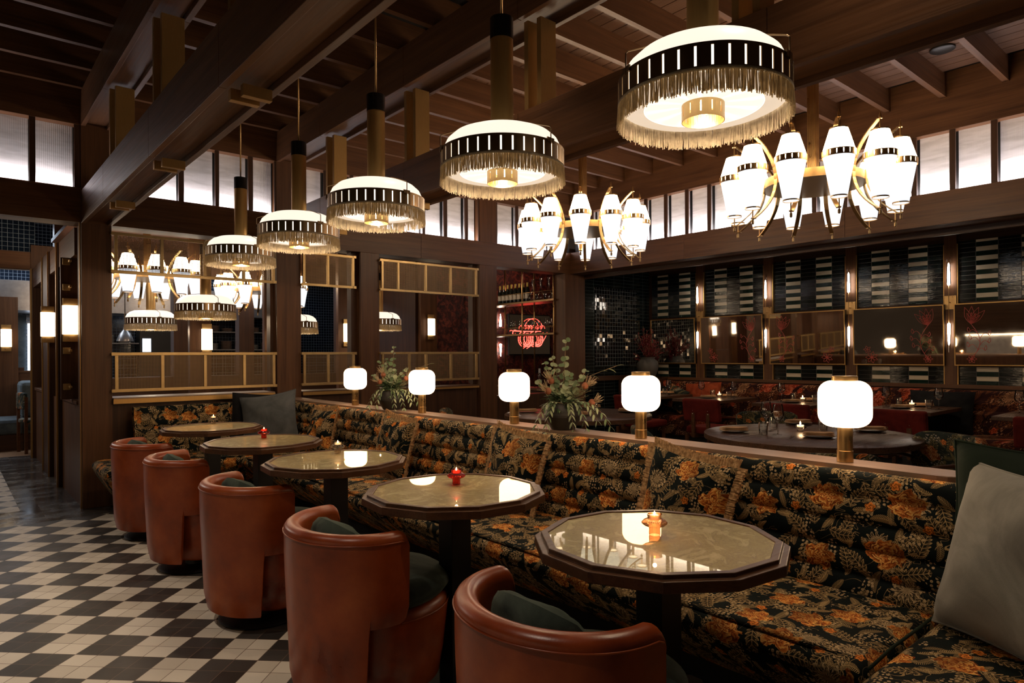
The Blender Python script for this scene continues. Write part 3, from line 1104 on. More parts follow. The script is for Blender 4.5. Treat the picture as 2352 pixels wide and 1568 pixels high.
def make_pendant(label, group, rod=True):
    t_ = thing('fringed_pendant', label, 'pendant lamp', (0, 0, 0), 0, group)
    R = 0.282
    b = MB()
    slot_band(b, R, 0.0, 0.080, 36, 0.16, 0.010, 0.070)
    b.build('slotted_band', 'bronze', t_)
    g = MB().lathe([(R - .010, 0.006), (R - .010, 0.074)], 64)
    g.build('glowing_liner', 'slot_glow', t_, smooth=True)
    d = MB().lathe([(R - .012, 0.074), (R - .014, 0.09), (R - .03, 0.125), (R - .06, 0.152), (R - .10, 0.168), (0.06, 0.176), (0.052, 0.177)], 56)
    d.build('dome', 'pend_top', t_, smooth=True)
    u = MB().lathe([(R - .014, -0.004), (R - .03, -0.012), (0.195, -0.014)], 56)
    u.build('diffuser_rim', 'pend_under', t_, smooth=True)
    u = MB().lathe([(0.193, -0.014), (0.186, -0.008), (0.07, -0.006)], 56)
    u.build('diffuser', 'pend_core', t_, smooth=True)
    c = MB()
    slot_band(c, 0.070, -0.062, 0.0, 12, 0.13, -0.048, -0.014, 0.002)
    c.build('brass_cup', 'brass', t_)
    MB().lathe([(0.0, -0.038), (0.018, -0.034), (0.026, -0.018), (0.018, 0.0)], 16).build('bulb', 'bulb', t_, smooth=True)
    # fringe: free-hanging cords with a slight wander
    f = MB()
    rg = random.Random(11)
    for ring in range(2):
        n = 420
        for k in range(n):
            a = 2 * pi * (k + rg.random() * .7) / n
            r0 = R - 0.002 - ring * 0.006
            L = 0.070 + rg.uniform(-.007, .006)
            w = 0.0019
            da = rg.uniform(-.010, .010)
            dr = rg.uniform(-.004, .006)
            cu = rg.uniform(-.006, .006)
            vs = []
            for j in range(4):
                q = j / 3
                aa = a + da * q + cu * sin(q * pi * 1.5)
                rr = r0 + dr * q
                for s_ in (-1, 1):
                    vs.append((rr * cos(aa) - s_ * w * sin(aa), rr * sin(aa) + s_ * w * cos(aa), 0.004 - L * q))
                vs.append(((rr + .0022) * cos(aa), (rr + .0022) * sin(aa), 0.004 - L * q))
            fs = []
            for j in range(3):
                o = j * 3
                fs += [(o, o + 2, o + 5, o + 3), (o + 2, o + 1, o + 4, o + 5), (o + 1, o, o + 3, o + 4)]
            f.add(vs, fs)
    f.lathe([(R + .001, 0.006), (R + .001, -0.004), (R - .004, -0.004)], 64)
    f.build('fringe', 'fringe', t_)
    MB().lathe([(0.052, 0.172), (0.052, 0.60), (0.0, 0.60)], 32).build('tube', 'brass_brushed', t_, smooth=True, autosm=40)
    MB().lathe([(0.0535, 0.592), (0.0535, 0.690), (0.0, 0.690)], 32).build('tube_cap', 'char_cap', t_, smooth=True, autosm=40)
    MB().tube([(0, 0, 0.69), (0, 0, 1.765)], 0.006, 8).build('rod', 'brass', t_, smooth=True)
    for a in (radians(-83), radians(37), radians(157)):
        ca, sa = cos(a), sin(a)
        w = MB().tube([((R + .004) * ca, (R + .004) * sa, .06), ((R + .004) * ca, (R + .004) * sa, .130), ((R - .004) * ca, (R - .004) * sa, .137), (0.15 * ca, 0.15 * sa, .182), (0.05 * ca, 0.05 * sa, .190)], 0.0026, 6)
        mt = Matrix.Rotation(a, 4, 'Z')
        w.box(R - .001, R + .005, -.022, .022, .066, .086, mt)
        w.build('wire_stay', 'bronze', t_)
    return t_


pz = 2.200
labs = ['fringed pendant lamp with slotted bronze band, nearest and largest of the row',
        'fringed pendant lamp with slotted bronze band, second nearest of the row',
        'fringed pendant lamp with slotted bronze band, in the middle of the row of five',
        'fringed pendant lamp with slotted bronze band, second farthest of the row',
        'fringed pendant lamp with slotted bronze band, farthest of the row of five']
pg = 'fringed pendants hanging over the booth tables'
pend = make_pendant(labs[0], pg)
for k, y in enumerate((1.283, 2.339, 3.504, 4.63, 5.863)):
    o = pend if k == 0 else dup(pend, (0, 0, 0), None, labs[k], pg)
    o.location = (1.94, y, pz)
    point('pendant_light', (1.94, y, pz - 0.067), 9, (1.0, 0.72, 0.44), 0.012)
bg = 'fringed pendants in the dining room behind the screens'
for k, (x, y, z, s_, lb) in enumerate(((2.16, 10.2, 1.80, 1.14, 'small-looking fringed pendant behind the screens, above the kitchen pass on the left'),
                                       (2.27, 8.06, 1.86, 1.14, 'fringed pendant seen through the wide opening, nearer of the pair there'),
                                       (3.78, 9.2, 1.75, 1.14, 'fringed pendant half hidden by the pillar of the narrow opening'),
                                       (4.88, 8.75, 1.80, 1.14, 'fringed pendant half hidden by the pillar of the opening nearest the bar'))):
    o = dup(pend, (x, y, z), None, lb, bg)
    o.scale = (s_, s_, s_ * .98)
    point('pendant_light', (x, y, z - .075), 6, (1.0, 0.74, 0.48), .012)
    for c in o.children:
        if c.name.startswith('rod'):
            top = (2.95 - z) / (s_ * .98)
            c.scale.z = (top - .69) / 1.075
            c.location.z = .69 - .69 * c.scale.z

# ================================================================== CHANDELIERS


def make_chandelier(label, group, drop):
    t_ = thing('chandelier', label, 'chandelier', (0, 0, 0), 0, group)
    b = MB().lathe([(0.0, -0.030), (0.350, -0.030), (0.362, -0.030), (0.362, 0.034), (0.352, 0.034), (0.352, -0.012), (0.0, -0.012)], 48)
    b.build('hub_disc', 'brass_plate', t_, smooth=True, autosm=35)
    q = MB().box(-.03, .03, -.03, .03, -.01, drop)
    for k in range(5):
        for s_ in (-1, 1):
            q.box(-.026 + k * .0115, -.020 + k * .0115, s_ * .030, s_ * .034, 0, drop)
            q.box(s_ * .030, s_ * .034, -.026 + k * .0115, -.020 + k * .0115, 0, drop)
    q.build('fluted_stem', 'brass', t_)
    arm = shade = None
    for k in range(12):
        a = 2 * pi * k / 12 + radians(11)
        if arm is None:
            m_ = MB()
            pts = []
            for j in range(15):
                q_ = -1 + 2 * j / 14
                pts.append((0.362 + 0.205 * abs(q_) ** 2.1, 0, q_ * 0.305))
            for j in range(14):
                p0, p1 = Vector(pts[j]), Vector(pts[j + 1])
                d = (p1 - p0).normalized()
                n_ = Vector((d.z, 0, -d.x))
                e = d * .001
                vs = []
                for p_ in (p0 - e, p1 + e):
                    for s1 in (-.004, .004):
                        for s2 in (-.015, .015):
                            vs.append(p_ + n_ * s1 + Vector((0, s2, 0)))
                m_.add(vs, [(0, 1, 3, 2), (4, 6, 7, 5), (0, 4, 5, 1), (2, 3, 7, 6), (0, 2, 6, 4), (1, 5, 7, 3)])
            for s_ in (-1, 1):
                m_.box(.555, .592, -.011, .011, s_ * .305 - .003, s_ * .305 + .003)
            m_.tube([(.58, 0, -.345), (.58, 0, -.245)], .0045, 8)
            m_.tube([(.58, 0, .225), (.58, 0, .340)], .0045, 8)
            m_.lathe([(0, -.352), (.009, -.345), (.009, -.322), (.005, -.318)], 10, (.58, 0, 0))
            m_.lathe([(.009, .312), (.008, .325), (.003, .345), (0, .36)], 10, (.58, 0, 0))
            arm = m_.build('arm', 'brass', t_, smooth=True, autosm=30)
            s_ = MB().lathe([(.044, -.232), (.052, -.234), (.075, -.10), (.102, .045)], 24, (.58, 0, 0))
            shade = s_.build('glass_shade', 'chand_low', t_, smooth=True)
            up = MB().lathe([(.102, .045), (.101, .078), (.080, .150), (.058, .222), (.0, .226)], 24, (.58, 0, 0)).build('upper_glass', 'chand_glow', shade, smooth=True)
            bb = MB()
            slot_band(bb, .1075, .028, .072, 16, .16, .034, .066, .002)
            bb.v = [(x + .58, y, z) for x, y, z in bb.v]
            band = bb.build('slotted_band', 'brass', shade)
            rim1 = MB().lathe([(.054, -.238), (.054, -.228)], 24, (.58, 0, 0)).build('lower_rim', 'brass', shade)
            rim2 = MB().lathe([(.059, .219), (.059, .229), (.0, .231)], 24, (.58, 0, 0)).build('upper_cap', 'brass', shade)
            arm.rotation_euler.z = shade.rotation_euler.z = a
        else:
            c = arm.copy(); COL.objects.link(c); c.parent = t_; c.rotation_euler.z = a
            c = shade.copy(); COL.objects.link(c); c.parent = t_; c.rotation_euler.z = a
            for ch in (up, band, rim1, rim2):
                d = ch.copy(); COL.objects.link(d); d.parent = c
    return t_


cg = 'brass chandeliers over the round tables'
ch = make_chandelier('brass chandelier with twelve white lantern shades, the nearer and larger of the two', cg, 1.295)
ch.location = (5.04, 2.369, 2.650)
c2 = dup(ch, (5.04, 4.774, 2.650), None, 'brass chandelier with twelve white lantern shades, farther one in front of the room corner', cg)
c3 = dup(ch, (1.95, 9.4, 2.36), 0.3, 'chandelier seen behind the screens above the left pendants', 'chandeliers in the dining room behind the screens')
c4 = dup(ch, (3.72, 10.3, 2.36), 0.1, 'chandelier seen behind the screens, right of the first one', 'chandeliers in the dining room behind the screens')
for c_ in (c3, c4):
    for k in c_.children:
        if k.name.startswith('fluted'):
            k.scale.z = 0.455
for (x, y) in ((5.04, 2.369), (5.04, 4.774)):
    pass
for (x, y) in ((1.95, 9.4), (3.72, 10.3)):
    pass
point('passage_light', (-0.6, 9.0, 2.3), 40, (1.0, 0.80, 0.60), 0.2)
point('passage_light', (-0.8, 13.0, 2.6), 40, (1.0, 0.84, 0.70), 0.25)
area('kitchen_light', (2.2, 13.0, 3.3), (0, 0, 0), 4.5, 1.5, 120, (0.72, 0.84, 1.0))
area('kitchen_light', (-1.2, 13.6, 3.0), (0, 0, 0), 1.2, 1.2, 30, (0.72, 0.84, 1.0))

# ceiling downlights over the aisle
for (x, y) in ((-0.45, 1.6), (-0.45, 3.4), (-0.45, 5.2)):
    point('ceiling_spot', (x, y, 3.72), 175, (1.0, 0.84, 0.68), .02, radians(75))
for (x, y) in ((2.3, 0.9), (2.3, 3.1), (2.3, 5.4)):
    point('ceiling_spot', (x, y, 3.72), 38, (1.0, 0.76, 0.52), .02, radians(80))
for (x, y) in ((7.9, 2.0), (7.9, 4.4), (7.9, 6.2)):
    point('alcove_spot', (x, y, 2.95), 24, (1.0, 0.72, 0.46), .02, radians(110))

# bar on the far side of the aisle (outside the frame, seen in the mirrors)
t_ = thing('bar_counter', 'long pale bar counter with a lit front across the aisle', 'bar', (-2.9, 2.4, 0))
MB().box(-.25, .25, -3.2, 3.2, 0, 1.02).build('front', 'white_paint', t_)
MB().box(-.32, .34, -3.25, 3.25, 1.06, 1.11).build('worktop', 'tablewood', t_)
MB().box(.26, .28, -3.2, 3.2, 1.03, 1.055).build('light_strip', 'sconce_glow', t_)
for k, y in enumerate((0.6, 2.2, 3.8)):
    struct(MB().box(-4.49, -4.47, y - .3, y + .3, 1.5, 2.7), 'window_%d' % (60 + k), 'green_glass')
    struct(MB().box(-4.46, -4.44, y - .31, y + .31, 2.08, 2.12).box(-4.46, -4.44, y - .02, y + .02, 1.5, 2.7), 'trim_11', 'black')

# ================================================================== TABLE LAMPS ON THE LEDGE
XL = 2.80


def make_lamp(label, group):
    t_ = thing('table_lamp', label, 'lamp', (0, 0, 0), 0, group)
    MB().lathe([(0.0, 0.0), (0.031, 0.0), (0.031, 0.045), (0.0295, 0.046), (0.0295, 0.15), (0, .15)], 28).build('stem', 'brass', t_, smooth=True, autosm=40)
    prof = [(0.0, .142)]
    w, h_, r_ = .101, .188, .052
    for j in range(9):
        a = -pi / 2 + (pi / 2) * j / 8
        prof.append((w - r_ + r_ * cos(a), .142 + r_ + r_ * sin(a)))
    for j in range(9):
        a = (pi / 2) * j / 8
        prof.append((w - r_ + r_ * cos(a), .142 + h_ - r_ + r_ * sin(a)))
    prof.append((0.03, .142 + h_ + .001))
    MB().lathe(prof, 40).build('glass_shade', 'lamp_glow', t_, smooth=True)
    MB().lathe([(.049, .327), (.049, .348), (.047, .350), (0, .350)], 32).build('cap', 'brass', t_, smooth=True, autosm=40)
    return t_


lg = 'globe lamps along the ledge behind the banquette'
ll = ['white globe lamp on brass stem, nearest of the five on the ledge', 'white globe lamp on brass stem just right of the larger plant pot',
      'white globe lamp on brass stem just left of the larger plant pot', 'white globe lamp on brass stem just right of the smaller plant pot',
      'white globe lamp on brass stem left of the smaller plant pot, farthest of the five']
lamp = make_lamp(ll[0], lg)
for k, y in enumerate((1.192, 2.24, 3.269, 4.363, 5.459)):
    o = lamp if k == 0 else dup(lamp, (0, 0, 0), None, ll[k], lg)
    o.location = (XL, y, 0.916)

# ================================================================== BANQUETTE
bq = thing('banquette', 'long banquette in dark floral tapestry with channelled back behind the booth tables', 'banquette', (2.4, 3.5, 0))
BO = Vector((2.4, 3.5, 0))


def loc(v):
    return (v[0] - BO.x, v[1] - BO.y, v[2] - BO.z)


def rnd_box_uv(mb, x0, x1, y0, y1, z0, z1, inx0=0., iny0=0., iny1=0., inx1=0., seg=26, crown=0.018, bul=0.03, uo=0.0, r=0.055, x_along=False):
    """upholstered block: rounded top edges, sides that lean inwards to the bottom by in*; uv in metres"""
    cx, cy = (x0 + x1) / 2, (y0 + y1) / 2
    hx, hy = (x1 - x0) / 2, (y1 - y0) / 2
    # rings from centre of the top outwards then down
    prof = [(1.0, 0, 0)]
    rings = []
    for j in range(6):
        rings.append(('top', 1 - j / 6.0))
    out = []

    def ring(insx, insy, z, lx, ly, d):
        pts = []
        rr = max(0.02, r)
        ax, ay = max(hx - insx, .001), max(hy - insy, .001)
        nS = seg
        for side in range(4):
            for i in range(nS):
                q = -1 + 2 * i / nS
                if side == 0: px, py, nx, ny = q * ax, -ay, 0, -1
                elif side == 1: px, py, nx, ny = ax, q * ay, 1, 0
                elif side == 2: px, py, nx, ny = -q * ax, ay, 0, 1
                else: px, py, nx, ny = -ax, -q * ay, -1, 0
                # plan-corner rounding
                kx, ky = abs(px), abs(py)
                c_ = rr
                if kx > ax - c_ and ky > ay - c_ and ax > c_ and ay > c_:
                    ex, ey = kx - (ax - c_), ky - (ay - c_)
                    L = max(hypot(ex, ey), 1e-6)
                    m_ = max(ex, ey)
                    kx, ky = ax - c_ + ex * m_ / L, ay - c_ + ey * m_ / L
                    px, py = math.copysign(kx, px), math.copysign(ky, py)
                f = lx if px < 0 else 0
                X = px + (inx0 * d * (-(px) / hx if px < 0 else 0)) * 1.0 - (inx1 * d * (px / hx if px > 0 else 0))
                Y = py + (iny0 * d * (-(py) / hy) if py < 0 else -iny1 * d * (py / hy))
                pts.append(((cx + X, cy + Y, z), (cx + px + (nx * ly), cy + py + (ny * ly))))
        return pts
    layers = []
    for k in (0.995, .8, .6, .4, .2, .08):
        layers.append(ring((hx - 0) * k, (hy - 0) * k, z1 + crown * (1 - (1 - k) ** 2) * 1.0, 0, 0, 0))
    ins = .05
    for j in range(6):
        a = (pi / 2) * j / 5
        layers.append(ring(ins * (1 - sin(a)), ins * (1 - sin(a)), z1 - ins * (1 - cos(a)) + crown * .12 * (1 - j / 5), 0, .0 + ins * a * .6, 0))
    zz = z1 - ins
    for j in range(1, 7):
        q = j / 6
        z = zz + (z0 - zz) * q
        d = q ** 1.25
        layers.append(ring(0, 0, z, 0, ins + (zz - z), d))
    n = 4 * seg
    vs, uv = [], []
    for L in layers:
        for p_, u_ in L:
            vs.append(loc(p_))
            uv.append((u_[1] + uo, u_[0]))
    fs = []
    for j in range(len(layers) - 1):
        for i in range(n):
            i2 = (i + 1) % n
            fs.append((j * n + i, (j + 1) * n + i, (j + 1) * n + i2, j * n + i2))
    fs.append(tuple(range(n - 1, -1, -1))[::-1])
    mb.add(vs, fs, uv)


for (y0, y1, x0) in ((0.803, 3.50, 2.0), (3.504, 6.17, 2.0)):
    s_ = MB()
    rnd_box_uv(s_, x0, 2.66, y0, y1, 0.125, 0.452, inx0=0.33, seg=40, uo=y0 * .3)
    s_.build('seat', 'floral', bq, smooth=True, useuv=True)
s_ = MB()
rnd_box_uv(s_, 0.97, 2.66, 6.175, 6.86, 0.125, 0.452, inx0=0.16, iny0=0.30, seg=36, uo=1.3)
s_.build('seat', 'floral', bq, smooth=True, useuv=True)
s_ = MB()
rnd_box_uv(s_, 1.10, 2.66, -0.75, 0.797, 0.125, 0.456, inx0=0.25, iny1=0.0, seg=36, uo=2.1)
s_.build('seat', 'floral', bq, smooth=True, useuv=True)
MB().tube([loc((2.03, 0.80, .446)), loc((2.2, 0.80, .458)), loc((2.6, 0.80, .458))], .005, 8).build('piping', 'velvet_bottle', bq, smooth=True)


def back_profile(n=5, z0=0.43, z1=0.90, x0=0.0, lean=0.085, bulge=0.020):
    """(depth, z) pairs going up the front and over the top; depth grows to the rear"""
    pts = []
    hh = (z1 - z0) / n
    for k in range(n):
        top = k == n - 1
        for j in range(8):
            q = j / 8
            if top and q > 0.6:
                break
            z = z0 + hh * (k + q)
            d = lean * (z - z0) / (z1 - z0) - bulge * (sin(pi * min(q, 1)) ** .6) + bulge * .25
            pts.append((x0 + d, z))
    # rolled top
    cx, cz, rr = pts[-1][0] + .042, pts[-1][1] + .005, .042
    for j in range(1, 10):
        a = pi - (pi * 1.0) * j / 9
        pts.append((cx + rr * cos(a), cz + rr * sin(a)))
    pts.append((cx + rr, cz - .06))
    return pts


bp = back_profile()
cum = [0]
for i in range(1, len(bp)):
    cum.append(cum[-1] + hypot(bp[i][0] - bp[i - 1][0], bp[i][1] - bp[i - 1][1]))


def back_run(fn, L, name, uo):
    mb = MB()
    nv = len(bp) - 1
    nu = max(8, int(L / .06))
    mb.grid(nu, nv, lambda u, v: loc(fn(u, bp[min(nv, round(v * nv))])), lambda u, v: (u * L + uo, cum[min(nv, round(v * nv))]))
    # ends
    for e in (0, 1):
        vs = [loc(fn(e, q)) for q in bp]
        mb.add(vs, [tuple(range(len(vs)))] if e else [tuple(range(len(vs) - 1, -1, -1))], [(q[0], q[1]) for q in bp])
    return mb.build(name, 'floral', bq, smooth=True, useuv=True)


back_run(lambda u, p: (2.60 + p[0], -0.7 + (6.86 + 0.7) * (1 - u), p[1]), 7.56, 'backrest', 0.0)
back_run(lambda u, p: (1.31 + (2.66 - 1.31) * u, 6.80 + p[0], p[1]), 1.35, 'backrest', 3.3)
pl = MB().box(2.40 - BO.x, 2.72 - BO.x, -.7 - BO.y, 6.9 - BO.y, 0, .124)
pl.box(1.22 - BO.x, 2.39 - BO.x, 6.56 - BO.y, 6.9 - BO.y, 0, .124)
pl.build('plinth', 'blackmatte', bq)
struct(MB().box(2.765, 2.90, 0.80, 6.97, 0, 0.885), 'wall_low', 'wood_z')
# ledge with a rounded near end
poly = [(2.728, 6.97), (2.728, 0.84)]
for j in range(9):
    a = pi + pi * j / 8
    poly.append((2.815 + .087 * cos(a), 0.84 + .087 * sin(a)))
poly += [(2.902, 0.84), (2.902, 6.97)]
o = MB().prism(poly, 0.887, 0.914).build('ledge', 'ledgewood', bev=0.003)
tag(o, 'long pale wooden ledge on top of the low wall behind the banquette', 'ledge')

# ================================================================== CUSHIONS


def pillow_mb(w, h, th, n=28, pinch=0.05, wr=0.006, seed=0, ribs=0):
    rg = random.Random(seed)
    ph = [rg.uniform(0, 6.28) for _ in range(8)]
    mb = MB()

    def pt(u, v, side):
        x, y = 2 * u - 1, 2 * v - 1
        ex = 1 - pinch * (1 - y * y) * 1.0
        ey = 1 - pinch * (1 - x * x) * 1.0
        t_ = (max(0, 1 - x ** 4) * max(0, 1 - y ** 4)) ** 0.55
        t_ *= 0.75 + 0.25 * (1 - x * x) * (1 - y * y)
        wob = wr * (sin(5 * x + 3 * y + ph[0]) + sin(7 * y - 4 * x + ph[1]) + .6 * sin(11 * x * y + ph[2]))
        # creases running in from the corners
        cr = 0
        for (a, b, p_) in ((1, 1, 3), (-1, 1, 4), (1, -1, 5), (-1, -1, 6)):
            d = hypot(x - a, y - b)
            cr += math.exp(-d * 2.2) * sin(atan2(y - b, x - a) * 13 + ph[p_])
        z = side * (t_ * th / 2 + (wob + cr * wr * 2.0) * t_)
        if ribs:
            z += side * .0035 * t_ * abs(sin(x * ribs))
        return (x * ex * w / 2, y * ey * h / 2, z)
    for side in (1, -1):
        mb.grid(n, n, lambda u, v: pt(u if side > 0 else 1 - u, v, side), lambda u, v: ((u - .5) * w + seed * .37, (v - .5) * h + seed * .21))
    edge = []
    for k in range(4 * n):
        s_, i = divmod(k, n)
        q = i / n
        u, v = ((q, 0), (1, q), (1 - q, 1), (0, 1 - q))[s_]
        p = pt(u, v, 1)
        edge.append(Vector((p[0], p[1], 0)))
    return mb, edge


def pillow(name, label, mat, w, h, th, loc_, yaw, lean, spin, seed=0, fringe=False, group=None, ribs=0, piping=None, pinch=.05):
    t_ = thing(name, label, 'cushion', loc_, 0, group)
    mb, edge = pillow_mb(w, h, th, seed=seed, ribs=ribs, pinch=pinch)
    rot = Matrix.Rotation(yaw, 4, 'Z') @ Matrix.Rotation(lean, 4, 'Y') @ Matrix.Rotation(pi / 2, 4, 'Y') @ Matrix.Rotation(pi / 2 + spin, 4, 'Z')
    # local z of the pad -> +x, local y -> up
    low = min((rot @ Vector(v)).z for v in mb.v)
    rot = Matrix.Translation((0, 0, -low)) @ rot
    mb.v = [tuple(rot @ Vector(v)) for v in mb.v]
    mb.build('cover', mat, t_, smooth=True, useuv=True)
    if piping:
        pts = [rot @ e for e in edge]
        MB().tube(pts + [pts[0]], .0045, 6, caps=False).build('piping', piping, t_, smooth=True)
    if fringe:
        f = MB()
        rg = random.Random(seed)
        n = len(edge)
        c0 = Vector((0, 0, 0))
        for k in range(n):
            a, b = edge[k], edge[(k + 1) % n]
            for j in range(13):
                q = (j + rg.random() * .6) / 13
                p = a.lerp(b, q)
                out = (p - c0).normalized()
                tn = (b - a).normalized()
                nn = Vector((tn.y, -tn.x, 0))
                if nn.dot(out) < 0:
                    nn = -nn
                out = (out * .35 + nn).normalized()
                L = rg.uniform(.034, .040)
                z = rg.uniform(-.003, .003)
                e = p + out * L + tn * rg.uniform(-.004, .004) + Vector((0, 0, rg.uniform(-.008, .008)))
                w_ = tn * .0024
                s0 = p - out * .004 + Vector((0, 0, z))
                vs = [s0 - w_, s0 + w_, e + w_ * .7, e - w_ * .7, s0 + Vector((0, 0, .003)), e + Vector((0, 0, .002))]
                f.add([rot @ v for v in vs], [(0, 1, 2, 3), (0, 3, 5, 4), (1, 4, 5, 2)])
        f.build('fringe', 'cushion_fringe', t_)
    return t_


fg = 'fringed floral cushions along the banquette'
XB = 2.505
for k, (y, sp, lb) in enumerate(((1.76, radians(7), 'fringed floral tapestry cushion on the banquette behind the nearest table'),
                                 (2.93, radians(6), 'fringed floral tapestry cushion on the banquette behind the second table'),
                                 (4.27, radians(5), 'fringed floral tapestry cushion on the banquette behind the third table'),
                                 (5.50, radians(-3), 'fringed floral tapestry cushion on the banquette beside the grey corner cushion'))):
    pillow('fringed_cushion', lb, 'floral', 0.45, 0.43, 0.15, (XB - .01, y, 0.462), 0, radians(12), sp, seed=k + 3, fringe=True, group=fg, pinch=.085)
pillow('cushion', 'large taupe grey velvet cushion leaning at the near end of the banquette', 'velvet_grey', 0.60, 0.55, 0.26, (2.41, 0.49, 0.466), radians(-33), radians(17), radians(0), seed=21, piping='velvet_grey', pinch=.085)
pillow('cushion', 'large dark green ribbed velvet cushion behind the taupe one at the near end', 'velvet_bottle', 0.60, 0.60, 0.17, (2.60, 0.48, 0.462), radians(-8), radians(9), radians(0), seed=22, piping='velvet_bottle', ribs=26, pinch=.08)
pillow('cushion', 'slate grey velvet cushion standing in the far corner of the banquette', 'velvet_slate', 0.54, 0.52, 0.22, (2.37, 6.38, 0.462), radians(50), radians(16), radians(-9), seed=23, piping='velvet_slate', pinch=.09)
pillow('cushion', 'black velvet cushion behind the slate grey one in the far corner', 'velvet_black', 0.54, 0.52, 0.13, (2.36, 6.60, 0.462), radians(66), radians(10), radians(3), seed=24, piping='velvet_black')

# ================================================================== BOOTH TABLES


def ngon(r, n, off=0.0):
    return [(r * cos(2 * pi * k / n + off), r * sin(2 * pi * k / n + off)) for k in range(n)]


def make_booth_table(label, group):
    t_ = thing('booth_table', label, 'table', (0, 0, 0), 0, group)
    n, off = 12, radians(9)
    R = 0.377

    def ringed(rs_zs):
        mb = MB()
        vs = []
        for (r, z) in rs_zs:
            vs += [(x, y, z) for x, y in ngon(r, n, off)]
        m_ = len(rs_zs)
        fs = [(j * n + i, j * n + (i + 1) % n, ((j + 1) % m_) * n + (i + 1) % n, ((j + 1) % m_) * n + i) for j in range(m_) for i in range(n)]
        return mb.add(vs, fs)
    ringed([(0.28, .768), (R, .768), (R, .798), (R - .020, .798), (R - .020, .810), (R - .043, .810), (R - .043, .798), (0.28, .798)]).build('frame', 'tablewood', t_, bev=0.0025)
    MB().prism(ngon(R - .044, n, off), .799, .8065).build('glass_top', 'antique_glass', t_)
    MB().box(-.048, .048, -.048, .048, .012, .767).build('column', 'black', t_, bev=.002)
    MB().box(-.20, .20, -.20, .20, 0, .012).build('foot_plate', 'blackmatte', t_, bev=.002)
    return t_


tg = 'twelve-sided booth tables in front of the banquette'
tl = ['twelve-sided antiqued glass booth table with wooden rim, nearest one holding the amber candle holder', 'twelve-sided glass booth table holding the red candle holder',
      'twelve-sided glass booth table third from the front, middle of the five', 'twelve-sided glass booth table holding the pink candle holder', 'twelve-sided glass booth table farthest away beside the corner cushions']
bt = make_booth_table(tl[0], tg)
TB = [(1.635, 1.245), (1.60, 2.25), (1.588, 3.325), (1.578, 4.37), (1.60, 5.52)]
for k, (x, y) in enumerate(TB):
    o = bt if k == 0 else dup(bt, (0, 0, 0), None, tl[k], tg)
    o.location = (x, y, 0)


def make_candle(label, gm, group, scale=.70):
    t_ = thing('candle_holder', label, 'candle holder', (0, 0, 0), 0, group)
    wv = lambda a, z: 1 + .045 * (1 if z < .074 else .25) * (abs(sin(a * 19)) - .5)
    s = MB().lathe([(0, 0), (.022, 0), (.024, .004), (.0235, .030), (.027, .036), (.044, .042), (.054, .050), (.055, .055), (.046, .065), (.031, .072), (.030, .078), (.033, .092), (.030, .092), (.027, .078), (.026, .070), (.0, .066)], 190, wave=wv)
    s.v = [(x * scale, y * scale, z * scale) for x, y, z in s.v]
    s.build('holder', gm, t_, smooth=True, autosm=50)
    w = MB().lathe([(0, .068), (.0245, .070), (.0245, .083), (0, .083)], 24)
    w.v = [(x * scale, y * scale, z * scale) for x, y, z in w.v]
    c = w.build('wax', 'candle_wax', t_, smooth=True, autosm=40)
    f = MB().lathe([(0, .083), (.004, .087), (.0045, .092), (.002, .100), (0, .106)], 10)
    f.v = [(x * scale, y * scale, z * scale) for x, y, z in f.v]
    f.build('flame', 'flame', t_, smooth=True)
    return t_


chg = 'ribbed glass candle holders on the booth tables'
CD = [(1.65, 1.27, 'glass_amber', 'ribbed amber glass candle holder on the nearest booth table'), (1.663, 2.325, 'glass_red', 'ribbed deep red glass candle holder on the second booth table'),
      (1.695, 3.52, 'glass_clear', 'ribbed clear glass candle holder on the middle booth table'), (1.635, 4.505, 'glass_red', 'ribbed pinkish red glass candle holder on the fourth booth table'),
      (1.68, 5.77, 'glass_clear', 'ribbed clear glass candle holder on the farthest booth table')]
for (x, y, gm, lb) in CD:
    o = make_candle(lb, gm, chg)
    o.location = (x, y, .807)
    point('candle_light', (x, y, .807 + .092), 0.22, (1.0, 0.55, 0.25), .006)

# ================================================================== TUB CHAIRS


